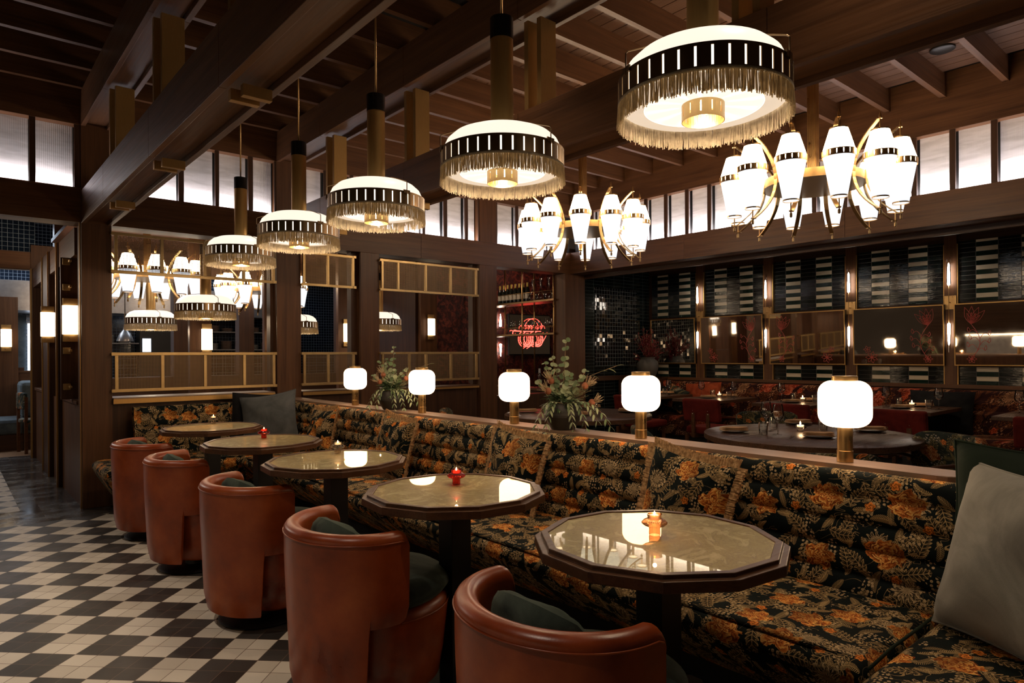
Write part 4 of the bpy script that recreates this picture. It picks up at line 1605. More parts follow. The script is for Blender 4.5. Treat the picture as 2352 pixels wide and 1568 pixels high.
def make_tub(label, group):
    t_ = thing('tub_chair', label, 'chair', (0, 0, 0), 0, group)
    R, TH, ext = 0.312, 0.062, 0.05
    # outline path (outer), from one arm round the back to the other
    path = []
    arc = pi * R
    tot = arc + 2 * ext
    n = 72
    us = sorted(set([i / n for i in range(n + 1)] + [.155, .16, .165, .17, .175, .18, .845, .84, .835, .83, .825, .82, .004, .008, .012, .996, .992, .988]))

    def pp(u):
        s = u * tot
        if s < ext:
            return Vector((ext - s, R)), Vector((0, 1))
        if s > tot - ext:
            return Vector((s - (tot - ext), -R)), Vector((0, -1))
        a = pi / 2 + (s - ext) / R
        return Vector((R * .85 * cos(a), R * sin(a))), Vector((cos(a) / .85, sin(a))).normalized()

    def zb(u):
        e = min(u, 1 - u)
        q = min(1, max(0, (e - .155) / .022))
        q = q * q * (3 - 2 * q)
        return .385 * (1 - q) + .085 * q
    ztop = .722
    prof_n = 0
    vs = []
    for u in us:
        p, nrm = pp(u)
        e = min(u, 1 - u) * tot
        rnd_ = .035
        drop = (rnd_ - sqrt(max(0, rnd_ ** 2 - (rnd_ - e) ** 2))) if e < rnd_ else 0
        zt = ztop - drop
        zl = zb(u) + (drop * 1.0)
        ring = []
        taper = lambda z: -.022 * (1 - min(1, max(0, (z - .08) / .5)))
        k_ = TH
        for j in range(9):
            z = zl + (zt - .035 - zl) * j / 8
            lo = (.012 if j == 0 else 0)
            ring.append((taper(z) - lo, z))
        for j in range(1, 9):
            a = pi * j / 8
            ring.append((-k_ / 2 + (k_ / 2 + .004) * cos(a), zt - .035 + .037 * sin(a)))
        zi = min(max(.40, zl), zt - .06)
        for j in range(1, 5):
            z = (zt - .035) + (zi - (zt - .035)) * j / 4
            ring.append((-k_ + .008, z))
        ring.append((-k_ + .015, zl + .01))
        for (d, z) in ring:
            q = p + nrm * d
            vs.append((q.x, q.y, z))
        prof_n = len(ring)
    m_ = len(us)
    fs = []
    for i in range(m_ - 1):
        for j in range(prof_n):
            j2 = (j + 1) % prof_n
            fs.append((i * prof_n + j, i * prof_n + j2, (i + 1) * prof_n + j2, (i + 1) * prof_n + j))
    fs.append(tuple(range(prof_n - 1, -1, -1)))
    fs.append(tuple((m_ - 1) * prof_n + j for j in range(prof_n)))
    sh = MB().add(vs, fs).build('shell', 'leather', t_, smooth=True, autosm=50)
    bv = sh.modifiers.new('b', 'BEVEL')
    bv.width = .010
    bv.segments = 3
    bv.limit_method = 'ANGLE'
    bv.angle_limit = radians(50)
    # piping round the outer and inner top edges
    for d, zz in ((.003, .690), (-TH - .0005 + .006, .694)):
        pts = []
        for i in range(61):
            u = .012 + .976 * i / 60
            p, nrm = pp(u)
            e = min(u, 1 - u) * tot
            dr = (.035 - sqrt(max(0, .035 ** 2 - (.035 - e) ** 2))) if e < .035 else 0
            q = p + nrm * d
            pts.append((q.x, q.y, zz - dr))
        MB().tube(pts, .0028, 6).build('piping', 'leather', t_, smooth=True)
    # seat drum
    dr = MB().lathe([(0, .085), (.235, .085), (.250, .10), (.268, .20), (.287, .37), (.280, .402), (.262, .415), (0, .415)], 56, (.085, 0, 0))
    dr.v = [(x if x > 0 else x * .80, y, z) for x, y, z in dr.v]
    dr.build('seat_drum', 'leather', t_, smooth=True, autosm=50)
    MB().tube([(.085 + .288 * cos(a), .288 * sin(a), .382) for a in [radians(-100 + 200 * i / 40) for i in range(41)]], .0028, 6).build('piping', 'leather', t_, smooth=True)
    c = MB().lathe([(0, .41), (.22, .41), (.270, .424), (.290, .450), (.284, .478), (.245, .502), (.15, .516), (0, .52)], 48, (.088, 0, 0), wave=lambda a, z: 1 + .012 * sin(3 * a + 1) + .006 * sin(7 * a))
    c.v = [(x + 0.0, y, z) if x > -.02 else (x * .72, y * .82, z) for x, y, z in c.v]
    c.build('seat_cushion', 'velvet_green', t_, smooth=True)
    mb, edge = pillow_mb(.31, .22, .13, n=20, seed=5, pinch=-.28)
    out = []
    for (x, y, z) in mb.v:
        v = Vector((z, -x, y))
        v.x -= .0
        v = Matrix.Rotation(radians(-14), 3, 'Y') @ v
        v.x += -.095 + (v.y / .2) ** 2 * .055
        v.z += .475 + .125
        out.append((v.x, v.y, v.z))
    mb.v = out
    mb.build('back_cushion', 'velvet_green', t_, smooth=True)
    MB().lathe([(0, 0), (.205, 0), (.215, .008), (.20, .014), (.06, .02), (.05, .083), (0, .083)], 40, (.03, 0, 0)).build('swivel_base', 'black', t_, smooth=True, autosm=40)
    return t_


ug = 'tan leather tub chairs facing the booth tables'
ul = ['tan leather tub chair with dark green cushions, nearest, cut by the bottom of the frame', 'tan leather tub chair, second from the front, its green seat cushion showing at the side',
      'tan leather tub chair in the middle of the row of five', 'tan leather tub chair fourth from the front, next to last', 'tan leather tub chair farthest away, nearest the pillar and passage']
tub = make_tub(ul[0], ug)
for k, (x, y, r_) in enumerate(((1.25, 1.277, -1), (1.232, 2.397, 0), (1.24, 3.53, 6), (1.212, 4.667, -3.5), (1.20, 5.666, 6))):
    o = tub if k == 0 else dup(tub, (0, 0, 0), None, ul[k], ug)
    o.location = (x, y, 0)
    o.rotation_euler.z = radians(r_)


# ================================================================== MIRRORS AND GLASS SCONCES ON THE TILED WALL


def etched(seed):
    """red outline flowers drawn on the glass (local: y across, z up)"""
    rg = random.Random(seed)
    mb = MB()

    def line(pts, r=.0022):
        mb.tube([(-.0285, y, z) for y, z in pts], r, 4)

    def petal(cy, cz, ang, L, w):
        for s_ in (-1, 1):
            pts = []
            for j in range(9):
                q = j / 8
                u, v = L * q, s_ * w * sin(pi * q) * (1 - .3 * q)
                pts.append((cy + u * cos(ang) - v * sin(ang), cz + u * sin(ang) + v * cos(ang)))
            line(pts)
    cy0 = rg.choice((-.36, .36))
    d = 1 if cy0 < 0 else -1
    pts = [(cy0 + d * .10 * sin(q * 3), -.30 + .42 * q) for q in [i / 10 for i in range(11)]]
    line(pts, .0026)
    ty, tz = pts[-1]
    for a in (-.55, -.2, .15, .5):
        petal(ty, tz, pi / 2 + a - d * .25, .20, .035)
        petal(ty, tz, pi / 2 + a - d * .25, .13, .015)
    for k in range(6):
        y, z = pts[2 + k]
        sgn = 1 if k % 2 else -1
        line([(y + sgn * .09 * q, z + .06 * sin(q * 2.6)) for q in [i / 6 for i in range(7)]])
        petal(y + sgn * .09, z + .03, radians(40 * sgn + 90 - 50 * sgn), .06, .014)
    for k in range(7):
        petal(-cy0 * .8, -.26, 2 * pi * k / 7, .075, .02)
    for k in range(6):
        petal(cy0 * .95, -.28, 2 * pi * k / 6, .05, .016)
    for k in range(5):
        petal(-cy0 * .95, -.16, 2 * pi * k / 5, .045, .014)
    return mb


mg = 'framed mirrors on the tiled wall'
ml = ['framed mirror on tiled wall beside the big stone vase, reflecting dark square tiles', 'framed mirror with red etched flowers, second from the room corner',
      'framed mirror with red etched flowers, third from the room corner', 'framed mirror with red etched tulip, fourth from the room corner', 'framed mirror with red etched flowers at the right edge of the photo', 'framed mirror on tiled wall past the right edge']
for k in range(5):
    ya, yb = ye[k] - (.05 if k else .10), ye[k + 1] + .05
    yc, hw = (ya + yb) / 2, (ya - yb) / 2
    t_ = thing('wall_mirror', ml[k], 'mirror', (XT - .055, yc, 1.205), 0, mg)
    MB().box(-.022, .034, -hw, hw, 0, .715).build('back_board', 'black', t_)
    w = .012
    f = MB().box(-.032, -.018, -hw, hw, 0, w).box(-.032, -.018, -hw, hw, .715 - w, .715).box(-.032, -.018, -hw, -hw + w, w, .715 - w).box(-.032, -.018, hw - w, hw, w, .715 - w)
    f.build('frame', 'brass_brushed', t_, bev=.001)
    t_.rotation_euler.y = radians(-1.9)
    t_.location.x -= .012
    MB().box(-.0265, -.023, -hw + w, hw - w, w, .715 - w).build('glass', 'mirror', t_)
    if k:
        e = etched(k + 3)
        e.v = [(x, max(-hw + .02, min(hw - .02, y)), z * 1.0 + .3575) for x, y, z in e.v]
        e.build('etched_flowers', 'etch_red', t_)

sg = 'double tapered glass sconces between the mirrors'
sl = ['double-ended glass sconce on the first post beside the big stone vase', 'double-ended glass sconce on the second post from the room corner', 'double-ended glass sconce on the third post from the room corner', 'double-ended glass sconce on the post left of the rightmost visible mirror', 'double-ended glass sconce past the right edge']
src = None
for k in range(4):
    if src is None:
        t_ = thing('wall_sconce', sl[0], 'wall lamp', (XT - .05, posts[0], 1.92), 0, sg)
        MB().box(-.006, 0, -.06, .06, -.06, .10).build('back_plate', 'brass', t_, bev=.001)
        MB().tube([(-.06, 0, -.26), (-.06, 0, .26)], .004, 8).tube([(0, 0, 0.02), (-.06, 0, .02)], .006, 8).build('rod', 'brass', t_, smooth=True)
        for s_ in (1, -1):
            g = MB().lathe([(.016, .22), (.024, .24), (.022, .36), (.017, .52)], 20, wave=None)
            g.v = [(x - .06, y, z * s_ + (abs(.02) * 0) + (.035 * (x / .014) if z > .5 else 0)) for x, y, z in g.v]
            g.build('glass_tube', 'crystal' if 'crystal' in M else 'glass', t_, smooth=True)
            q = MB().lathe([(0, .225), (.015, .228), (.014, .34), (.009, .46), (0, .48)], 14)
            q.v = [(x - .06, y, z * s_) for x, y, z in q.v]
            q.build('lit_core', 'tube_glow', t_, smooth=True)
        src = t_
    else:
        dup(src, (XT - .05, posts[k], 1.92), None, sl[k], sg)


# box sconces: brass plates with a bowed white glass
bsg = 'brass box sconces with bowed white glass'


def box_sconce(label, loc_, rz):
    t_ = thing('box_sconce', label, 'wall lamp', loc_, rz, bsg)
    MB().box(-.062, .062, -.035, 0, -.205, .205).build('brass_box', 'brass', t_, bev=.002)
    g = MB()
    pr = []
    for j in range(13):
        a = -1 + 2 * j / 12
        pr.append((.068 * a, -.036 - .055 * (1 - a * a) ** .6))
    n = len(pr)
    vs = [(x, y, z) for z in (-.135, .135) for x, y in pr]
    g.add(vs, [(i, i + 1, n + i + 1, n + i) for i in range(n - 1)] + [tuple(range(n - 1, -1, -1)), tuple(range(n, 2 * n))] + [(n - 1, 0, n, 2 * n - 1)])
    g.build('glass_shade', 'sconce_glow', t_, smooth=True, autosm=40)
    return t_


for (z, w, gap) in ((2.26, 'upper', .24), (1.42, 'lower', .34)):
    for dz in (0, -gap):
        o = MB().box(.845, .905, 7.505, 7.523, z + dz - .03, z + dz + .03).box(.885, .905, 7.40, 7.505, z + dz - .010, z + dz + .010).build('bracket', 'brass_bright', bev=.002)
        tag(o, 'brass bracket of the %s passage screen, its %s end' % (w, 'top' if dz == 0 else 'bottom'), 'bracket', 'brass brackets on the passage side wall')
# posts inside the dining room carrying sconces
for (x0, x1) in ((2.40, 2.66), (3.36, 3.60), (4.46, 4.72), (5.90, 6.22)):
    struct(MB().box(x0, x1, 9.22, 9.30, 0, 2.95), 'pillar', 'wood_z')
for (x, z, lb) in ((2.60, 1.58, 'box sconce on a post seen through the wide opening below the pendants'), (3.475, 1.58, 'box sconce on a post at the right end of the wide opening'),
                   (4.59, 1.70, 'box sconce on a post seen through the narrow opening'), (6.08, 1.82, 'box sconce on a post before the dark red wallpaper')):
    box_sconce(lb, (x, 9.219, z), 0)
box_sconce('box sconce on the passage side wall, nearer and larger one', (.905, 7.52, 1.71), 0)
struct(MB().box(0.83, 1.03, 7.525, 7.56, 0.96, 2.30), 'wall_passage', 'wood_z')
box_sconce('box sconce on the passage side wall, second one along', (.885, 9.155, 1.73), 0)
box_sconce('box sconce on the far post at the left edge of the photo', (.72, 12.919, 1.66), 0)

# ================================================================== ALCOVE BENCH
wb = thing('wall_bench', 'long wall bench in red and orange flowered fabric under the mirrors', 'bench', (8.7, 3.0, 0))
q = MB().box(-.42, .16, -3.6, 3.85, .14, .44)
q.build('seat', 'floral_red', wb, bev=.04)
q = MB()
pr = [(.10, .44), (.105, .60), (.09, .66), (.12, .70), (.10, .78), (.12, .845), (.115, .90), (.13, .925), (.18, .93), (.225, .925), (.225, .44)]
n = len(pr)
q.add([(x, y, z) for y in (-3.6, 3.85) for x, z in pr], [(i, (i + 1) % n, n + (i + 1) % n, n + i) for i in range(n)] + [tuple(range(n - 1, -1, -1)), tuple(range(n, 2 * n))])
q.build('backrest', 'floral_red', wb)
MB().box(-.36, .16, -3.6, 3.85, 0, .139).build('plinth', 'blackmatte', wb)
pillow('cushion', 'rust red velvet cushion on the wall bench below the first mirrors', 'velvet_rust', .62, .46, .16, (8.66, 5.76, .447), 0, radians(10), radians(-4), seed=31)
pillow('cushion', 'black velvet cushion on the wall bench beside the candlelit table', 'velvet_black', .66, .48, .16, (8.66, 2.62, .447), 0, radians(10), 0, seed=32)
pillow('cushion', 'black velvet cushion on the wall bench in the alcove corner', 'velvet_black', .40, .42, .14, (8.62, 6.38, .447), 0, radians(10), 0, seed=33)
pillow('cushion', 'round-looking gold and black patterned cushion next to the rust red one', 'floral_obj', .36, .36, .12, (8.53, 6.14, .447), 0, radians(10), radians(20), seed=34)

# ================================================================== DINING TABLEWARE
PROTO = {}


def wine_glass(label, loc_, group):
    k = 'wg'
    if k in PROTO:
        return dup(PROTO[k], loc_, None, label, group)
    t_ = thing('wine_glass', label, 'wine glass', loc_, 0, group)
    MB().lathe([(.038, .0), (.036, .003), (.010, .006), (.0042, .014), (.0036, .09), (.006, .102)], 24).build('stem', 'glass', t_, smooth=True)
    MB().lathe([(.006, .102), (.024, .112), (.042, .134), (.0445, .150), (.040, .185), (.033, .232)], 28).build('bowl', 'glass', t_, smooth=True)
    PROTO[k] = t_
    return t_


def tumbler(label, loc_, group):
    if 'tb' in PROTO:
        return dup(PROTO['tb'], loc_, None, label, group)
    o = MB().lathe([(0, .010), (.027, .010), (.036, .095), (.0385, .095), (.031, .001), (0, 0)], 28).build('tumbler', 'glass', None, smooth=True, loc=loc_, autosm=40)
    tag(o, label, 'glass', group)
    PROTO['tb'] = o
    return o


def plate_set(label, loc_, rz, group):
    if 'pl' in PROTO:
        o = dup(PROTO['pl'], loc_, rz, label[0], group)
    else:
        o = MB().lathe([(0, .0), (.06, .0), (.105, .012), (.112, .016), (.110, .018), (.07, .008), (0, .007)], 36).build('plate', 'plate', None, smooth=True, loc=loc_)
        o.rotation_euler.z = rz
        tag(o, label[0], 'plate', group)
        PROTO['pl'] = o
    l2 = (loc_[0], loc_[1], loc_[2] + .0185)
    if 'np' in PROTO:
        return dup(PROTO['np'], l2, rz, label[1], group.replace('plates', 'napkins'))
    n = MB()
    for j in range(3):
        n.grid(10, 4, lambda u, v: ((u - .5) * .20 * (1 - .03 * j), (v - .5) * (.095 - j * .006), .004 + j * .009 + .003 * sin(u * 5 + j) * (1 - v)), None)
        n.grid(10, 4, lambda u, v: ((.5 - u) * .20 * (1 - .03 * j), (v - .5) * (.095 - j * .006), .000 + j * .009 + .003 * sin((1 - u) * 5 + j) * (1 - v)), None)
    e = n.build('napkin', 'napkin', None, loc=l2)
    e.rotation_euler.z = rz
    s_ = e.modifiers.new('s', 'SOLIDIFY')
    s_.thickness = .004
    tag(e, label[1], 'napkin', group.replace('plates', 'napkins'))
    PROTO['np'] = e
    return e


def cutlery(kind, label, loc_, rz, group):
    if kind in PROTO:
        return dup(PROTO[kind], loc_, rz, label, group)
    m_ = MB()
    if kind == 'fork':
        m_.bar((-.09, 0, .004), (.04, 0, .006), .007, .002)
        m_.box(.038, .062, -.010, .010, .004, .0065)
        for j in range(4):
            m_.box(.060, .098, -.010 + j * .0058, -.0075 + j * .0058, .004, .006)
    else:
        m_.bar((-.10, 0, .004), (.0, 0, .004), .009, .003)
        m_.box(0, .10, -.008, .007, .003, .0045)
    o = m_.build(kind, 'chrome', None, loc=loc_)
    o.rotation_euler.z = rz
    tag(o, label, kind, group)
    PROTO[kind] = o
    return o


def votive(label, loc_, group):
    if 'vo' in PROTO:
        o = dup(PROTO['vo'], loc_, None, label, group)
    else:
        t_ = thing('votive_candle', label, 'candle', loc_, 0, group)
        MB().lathe([(0, 0), (.024, .0), (.020, .008), (.030, .020), (.044, .030), (.047, .036), (.034, .046), (.028, .044), (0, .03)], 24).build('holder', 'glass_clear', t_, smooth=True)
        MB().lathe([(0, .032), (.024, .034), (.026, .050), (0, .052)], 20).build('wax', 'candle_wax', t_, smooth=True)
        MB().lathe([(0, .052), (.0055, .058), (.006, .064), (.003, .074), (0, .082)], 10).build('flame', 'flame', t_, smooth=True)
        PROTO['vo'] = o = t_
    point('candle_light', (loc_[0], loc_[1], loc_[2] + .095), .45, (1.0, .6, .3), .008)
    return o


def round_table(label, loc_, group):
    t_ = thing('round_table', label, 'table', loc_, 0, group)
    MB().lathe([(0, .700), (.745, .700), (.757, .704), (.757, .741), (.752, .745), (0, .745)], 72).build('table_top', 'tabletop_round', t_, smooth=True, autosm=40)
    MB().lathe([(0, 0), (.32, 0), (.32, .012), (.05, .03), (.045, .60), (.16, .699), (0, .699)], 32).build('pedestal', 'black', t_, smooth=True, autosm=40)
    return t_


wood('tabletop_round', (0.048, 0.022, 0.012), (0.115, 0.056, 0.030), 0.30, 'x')
rg_ = 'round dining tables under the chandeliers'
round_table('round wooden dining table under the nearer chandelier, laid for four', (4.99, 2.40, 0), rg_)
round_table('round wooden dining table under the farther chandelier', (4.99, 4.82, 0), rg_)


def lay_round(cx, cy, tbl, full):
    z = .745
    for j, (dx, dy, rz) in enumerate(((-.30, .44, 60), (-.16, -.14 - .02, 40), (.50, -.26, 45), (.62, .48 - .10, 60))):
        w = ('in front toward the ledge', 'at the near side', 'at the right side', 'at the far side')[j] if full else ('on the left', 'nearest the ledge', 'on the right', 'at the back')[j]
        plate_set(('dark plate %s of the %s round table' % (w, tbl), 'folded tan napkin on the plate %s of the %s round table' % (w, tbl)), (cx + dx, cy + dy, z), radians(rz - 90), 'plates on the %s round table' % tbl)
    gg = 'glasses on the %s round table' % tbl
    for j, (dx, dy) in enumerate(((-.22, .12), (-.045, .31))):
        wine_glass('tall wine glass on the %s round table, %s' % (tbl, ('in front of the other', 'just behind the first')[j]), (cx + dx, cy + dy, z), gg)
    for j, (dx, dy) in enumerate(((-.27, .21), (.16, .36), (.26, -.0))):
        tumbler('clear tumbler on the %s round table %s' % (tbl, ('beside the wine glasses', 'behind the wine glasses', 'near the candle')[j]), (cx + dx, cy + dy, z), gg)
    votive('lit glass votive candle in the middle of the %s round table' % tbl, (cx + .13, cy + .12, z), 'votive candles on the dining tables')
    cutlery('fork', 'fork lying at the near side of the %s round table' % tbl, (cx - .31, cy - .03, z), radians(20), 'cutlery on the %s round table' % tbl)
    cutlery('knife', 'knife lying at the left side of the %s round table' % tbl, (cx - .33, cy + .33, z), radians(-32), 'cutlery on the %s round table' % tbl)
    cutlery('knife', 'second knife beside the middle glasses of the %s round table' % tbl, (cx - .12, cy + .38, z), radians(-75), 'cutlery on the %s round table' % tbl)
    cutlery('fork', 'fork at the right side of the %s round table' % tbl, (cx + .33, cy - .42, z), radians(-40), 'cutlery on the %s round table' % tbl)


lay_round(4.99, 2.40, 'nearer', True)
lay_round(4.99, 4.82, 'farther', False)

# two-seat tables along the wall bench
t2g = 'square dining tables along the wall bench'
t2l = ['rectangular wooden dining table along the wall bench, at the right edge of the photo', 'rectangular wooden dining table with a flaring candle before the black cushion',
       'rectangular wooden dining table half hidden behind the nearest table lamp', 'rectangular wooden dining table in front of the rust red cushion', 'rectangular wooden dining table farthest along the wall bench']
names = ['table at the right photo edge', 'table before the big black cushion', 'table behind the nearest globe lamp', 'table before the rust cushion', 'table farthest along the bench']
src = None
for k, y0 in enumerate((1.15, 2.38, 3.62, 4.80, 5.86)):
    if src is None:
        t_ = thing('dining_table', t2l[0], 'table', (7.57, y0, 0), 0, t2g)
        MB().box(0, .98, 0, .72, .712, .75).build('table_top', 'tabletop_round', t_, bev=.003)
        MB().box(.42, .52, .31, .41, .012, .711).build('column', 'black', t_)
        MB().box(.2, .75, .12, .60, 0, .012).build('foot_plate', 'black', t_)
        src = t_
    else:
        dup(src, (7.57, y0, 0), None, t2l[k], t2g)
    nm = names[k]
    z = .75
    plate_set(('dark plate at the chair side of the %s' % nm, 'folded tan napkin at the chair side of the %s' % nm), (7.57 + .38, y0 + .40, z), radians(-40), 'plates on the %s' % nm)
    plate_set(('dark plate at the bench side of the %s' % nm, 'folded tan napkin at the bench side of the %s' % nm), (7.57 + .80, y0 + .33, z), radians(-50), 'plates on the %s' % nm)
    gg = 'glasses on the %s' % nm
    wine_glass('wine glass at the near corner of the %s' % nm, (7.57 + .50, y0 + .08, z), gg)
    wine_glass('wine glass toward the far edge of the %s' % nm, (7.57 + .55, y0 + .62, z), gg)
    tumbler('clear tumbler near the corner wine glass of the %s' % nm, (7.57 + .56, y0 + .19, z), gg)
    tumbler('clear tumbler beside the candle of the %s' % nm, (7.57 + .72, y0 + .55, z), gg)
    votive('lit glass votive candle on the %s' % nm, (7.57 + .62, y0 + .38, z), 'votive candles on the dining tables')
    cutlery('knife', 'knife beside the chair-side plate of the %s' % nm, (7.57 + .38, y0 + .25, z), radians(-20), 'cutlery on the %s' % nm)
    cutlery('fork', 'fork beside the chair-side plate of the %s' % nm, (7.57 + .33, y0 + .56, z), radians(-20), 'cutlery on the %s' % nm)

# ---- chairs
t_ = MB().lathe([(0, 0), (.085, 0), (.095, .006), (.095, .02), (0, .02)], 28).build('ceiling_speaker', 'black', None, smooth=True, loc=(6.47, 1.93, 3.924), autosm=40)
tag(t_, 'small round black speaker set in the board ceiling above the right-hand windows', 'speaker')



def red_chair(label, loc_, rz, group):
    if 'rc' in PROTO:
        return dup(PROTO['rc'], loc_, rz, label, group)
    t_ = thing('dining_chair', label, 'chair', loc_, rz, group)
    MB().box(-.24, .24, -.24, .24, .39, .475).build('seat', 'velvet_red', t_, bev=.025)
    b = MB().box(-.035, .035, -.25, .25, 0, .27)
    mt = Matrix.Translation((-.24, 0, .545)) @ Matrix.Rotation(radians(-8), 4, 'Y')
    b.v = [tuple(mt @ Vector(v)) for v in b.v]
    b.build('backrest', 'velvet_red', t_, bev=.022)
    f = MB().box(-.29, -.265, -.125, .125, .655, .70)
    f.box(-.29, -.265, -.125, -.08, .36, .655).box(-.29, -.265, .08, .125, .36, .655).box(-.285, .20, -.125, -.085, .345, .388).box(-.285, .20, .085, .125, .345, .388)
    fr = f.build('back_frame', 'tablewood', t_, bev=.003)
    s_ = MB()
    for yy in (-.105, .105):
        for zz in (.675, .635):
            s_.lathe([(0, 0), (.006, 0), (.004, .003), (0, .004)], 8, mt=Matrix.Translation((-.2905, yy, zz)) @ Matrix.Rotation(-pi / 2, 4, 'Y'))
    s_.build('studs', 'chrome', fr)
    for sx in (-.27, .20):
        for sy in (-.20, .20):
            MB().box(sx - .018, sx + .018, sy - .018, sy + .018, 0, .389).build('leg', 'tablewood', t_, bev=.002)
    PROTO['rc'] = t_
    return t_


rcg = 'red velvet dining chairs at the wall bench tables'
for k, (y, lb) in enumerate(((1.30, 'red velvet dining chair with wood back frame at the right edge of the photo'), (2.45, 'red velvet dining chair behind the nearest table lamp'),
                             (3.55, 'red velvet dining chair behind the round table with wine glasses'), (4.62, 'red velvet dining chair with studded wood back frame, left of the round table'),
                             (5.72, 'red velvet dining chair farthest along the bench'))):
    red_chair(lb, (7.18, y, 0), 0, rcg)


def arm_chair(label, loc_, rz, group):
    if 'ac' in PROTO:
        return dup(PROTO['ac'], loc_, rz, label, group)
    t_ = thing('dining_armchair', label, 'chair', loc_, rz, group)
    MB().box(-.24, .25, -.25, .25, .385, .475).build('seat', 'floral_obj', t_, bev=.025)
    b = MB()
    n = 20
    pts = []
    for j in range(n + 1):
        q = -1 + 2 * j / n
        y = .275 * q
        x = -.25 + .05 * q * q
        pts.append((x, y))

    def bk(u, v):
        j = min(n, int(round(u * n)))
        x, y = pts[j]
        # v runs round the pad section
        a = 2 * pi * v
        zc, zh, th = .672, .135 * (1 - .0 * abs(2 * u - 1) ** 6), .032
        ca, sa = cos(a), sin(a)
        e = abs(2 * u - 1) ** 8
        dx = th * math.copysign(abs(ca) ** .5, ca)
        dz = (zh - .035 * e) * math.copysign(abs(sa) ** .35, sa)
        return (x + dx - (dz * .12), y, zc + dz)
    b.grid(n, 28, bk)
    for u in (0, 1):
        vs = [bk(u, j / 28) for j in range(28)]
        b.add(vs, [tuple(range(28)) if u else tuple(range(27, -1, -1))])
    b.build('backrest', 'floral_obj', t_, smooth=True, autosm=60)
    for sy in (-1, 1):
        MB().tube([(-.25, sy * .27, .60), (-.05, sy * .285, .645), (.15, sy * .285, .640), (.24, sy * .28, .63)], .014, 8).build('armrest', 'tablewood', t_, smooth=True)
    for sx in (-.23, .22):
        for sy in (-.26, .26):
            MB().bar((sx, sy, 0), (sx * .98, sy * 1.04, .635 if sx > 0 else .60), .030).build('leg', 'tablewood', t_, bev=.002)
    PROTO['ac'] = t_
    return t_


acg = 'floral armchairs round the dining tables'
for (x, y, rz, lb) in ((3.91, 1.83, 40, 'floral armchair at the near side of the nearer round table, only its top showing'),
                       (5.0, 1.62, 152, 'floral armchair with wooden arms right of the nearer round table, behind the dark green cushion'),
                       (5.80, 3.12, -138, 'floral armchair at the far side of the nearer round table'),
                       (4.18, 3.06, -40, 'floral armchair left of the nearer round table, mostly hidden by the banquette'),
                       (4.10, 5.52, -40, 'floral armchair beside the farther round table, showing right of the second table lamp')):
    arm_chair(lb, (x, y, 0), radians(rz), acg)

# ================================================================== BAR SHELF IN THE RIGHT-HAND OPENING
bs = thing('bar_shelf', 'tall brass bar shelf with two dark shelves in the opening by the room corner', 'shelf', (7.13, 8.2, 0))
BX, BY = 7.13, 8.2
for (zl) in (2.195, 1.685):
    MB().box(-.17, .17, -1.0, 1.0, zl - .025, zl + .005).build('shelf_board', 'bronze', bs, bev=.003)
MB().box(-.17, .17, -1.0, 1.0, 0.80, .84).build('shelf_board', 'wood_y', bs, bev=.003)
for yy in (-.955, -.235, .50, .97):
    for xx in (-.13, .13):
        MB().tube([(xx, yy, .84), (xx, yy, 2.94)], .0125, 10).build('upright', 'brass', bs, smooth=True)
r_ = MB()
for zz in (2.335, 1.79):
    r_.tube([(-.13, -.955, zz), (-.13, .97, zz)], .005, 6).tube([(.13, -.955, zz), (.13, .97, zz)], .005, 6).tube([(-.13, -.955, zz), (.13, -.955, zz)], .005, 6)
r_.build('gallery_rail', 'brass', bs, smooth=True)
for y in (7.24,):
    struct(MB().box(6.98, 7.28, 7.24, 9.2, 0, .79), 'wall_low', 'wooddark_y')


def bottle(label, loc_, group, kind='wine'):
    if 'bo' + kind in PROTO:
        return dup(PROTO['bo' + kind], loc_, None, label, group)
    t_ = thing('wine_bottle' if kind == 'wine' else 'water_bottle', label, 'bottle', loc_, 0, group)
    pr = [(0, 0), (.037, 0), (.038, .01), (.038, .17), (.034, .20), (.016, .235), (.0145, .295), (.016, .30), (0, .30)]
    MB().lathe(pr, 20).build('body', 'wine_dark' if kind == 'wine' else 'glass', t_, smooth=True, autosm=50)
    MB().lathe([(.0385, .05), (.0385, .13)], 20).build('label_band', 'paper_label', t_, smooth=True)
    MB().lathe([(.0165, .235), (.0158, .302), (0, .303)], 16).build('foil', 'gold_foil' if kind == 'wine' else 'white_paint', t_, smooth=True)
    PROTO['bo' + kind] = t_
    return t_


words = ['nearest the decanters', 'second from the decanters', 'third from the decanters', 'fourth from the decanters', 'fifth from the decanters', 'sixth from the decanters', 'seventh from the decanters', 'eighth from the decanters']
for k in range(8):
    bottle('wine bottle with yellow foil on the top bar shelf, %s' % words[k], (7.04, 7.88 + .098 * k, 2.2005), 'wine bottles on the top bar shelf')
dsrc = None
for k, w in enumerate(('nearest the room corner', 'middle of the three', 'next to the wine bottles')):
    l_ = (7.05, 7.40 + .185 * k, 2.2005)
    lb = 'clear glass decanter on the top bar shelf, %s' % w
    if dsrc is None:
        dsrc = MB().lathe([(0, .0), (.05, .0), (.078, .02), (.082, .05), (.06, .09), (.025, .15), (.013, .20), (.013, .30), (.026, .345)], 28).build('decanter', 'glass', None, smooth=True, loc=l_)
        tag(dsrc, lb, 'decanter', 'decanters on the top bar shelf')
    else:
        dup(dsrc, l_, None, lb, 'decanters on the top bar shelf')
for k in range(7):
    wine_glass('stemmed glass standing on the lower bar shelf, %s from the room corner' % ('first', 'second', 'third', 'fourth', 'fifth', 'sixth', 'seventh')[k], (7.08 + .05 * (k % 2), 7.38 + .15 * k, 1.6905), 'stemmed glasses on the lower bar shelf')
bottle('clear water bottle with paper label standing at the foot of the bar shelf', (7.05, 7.62, .8405), None or 'bottles at the foot of the bar shelf', 'water')
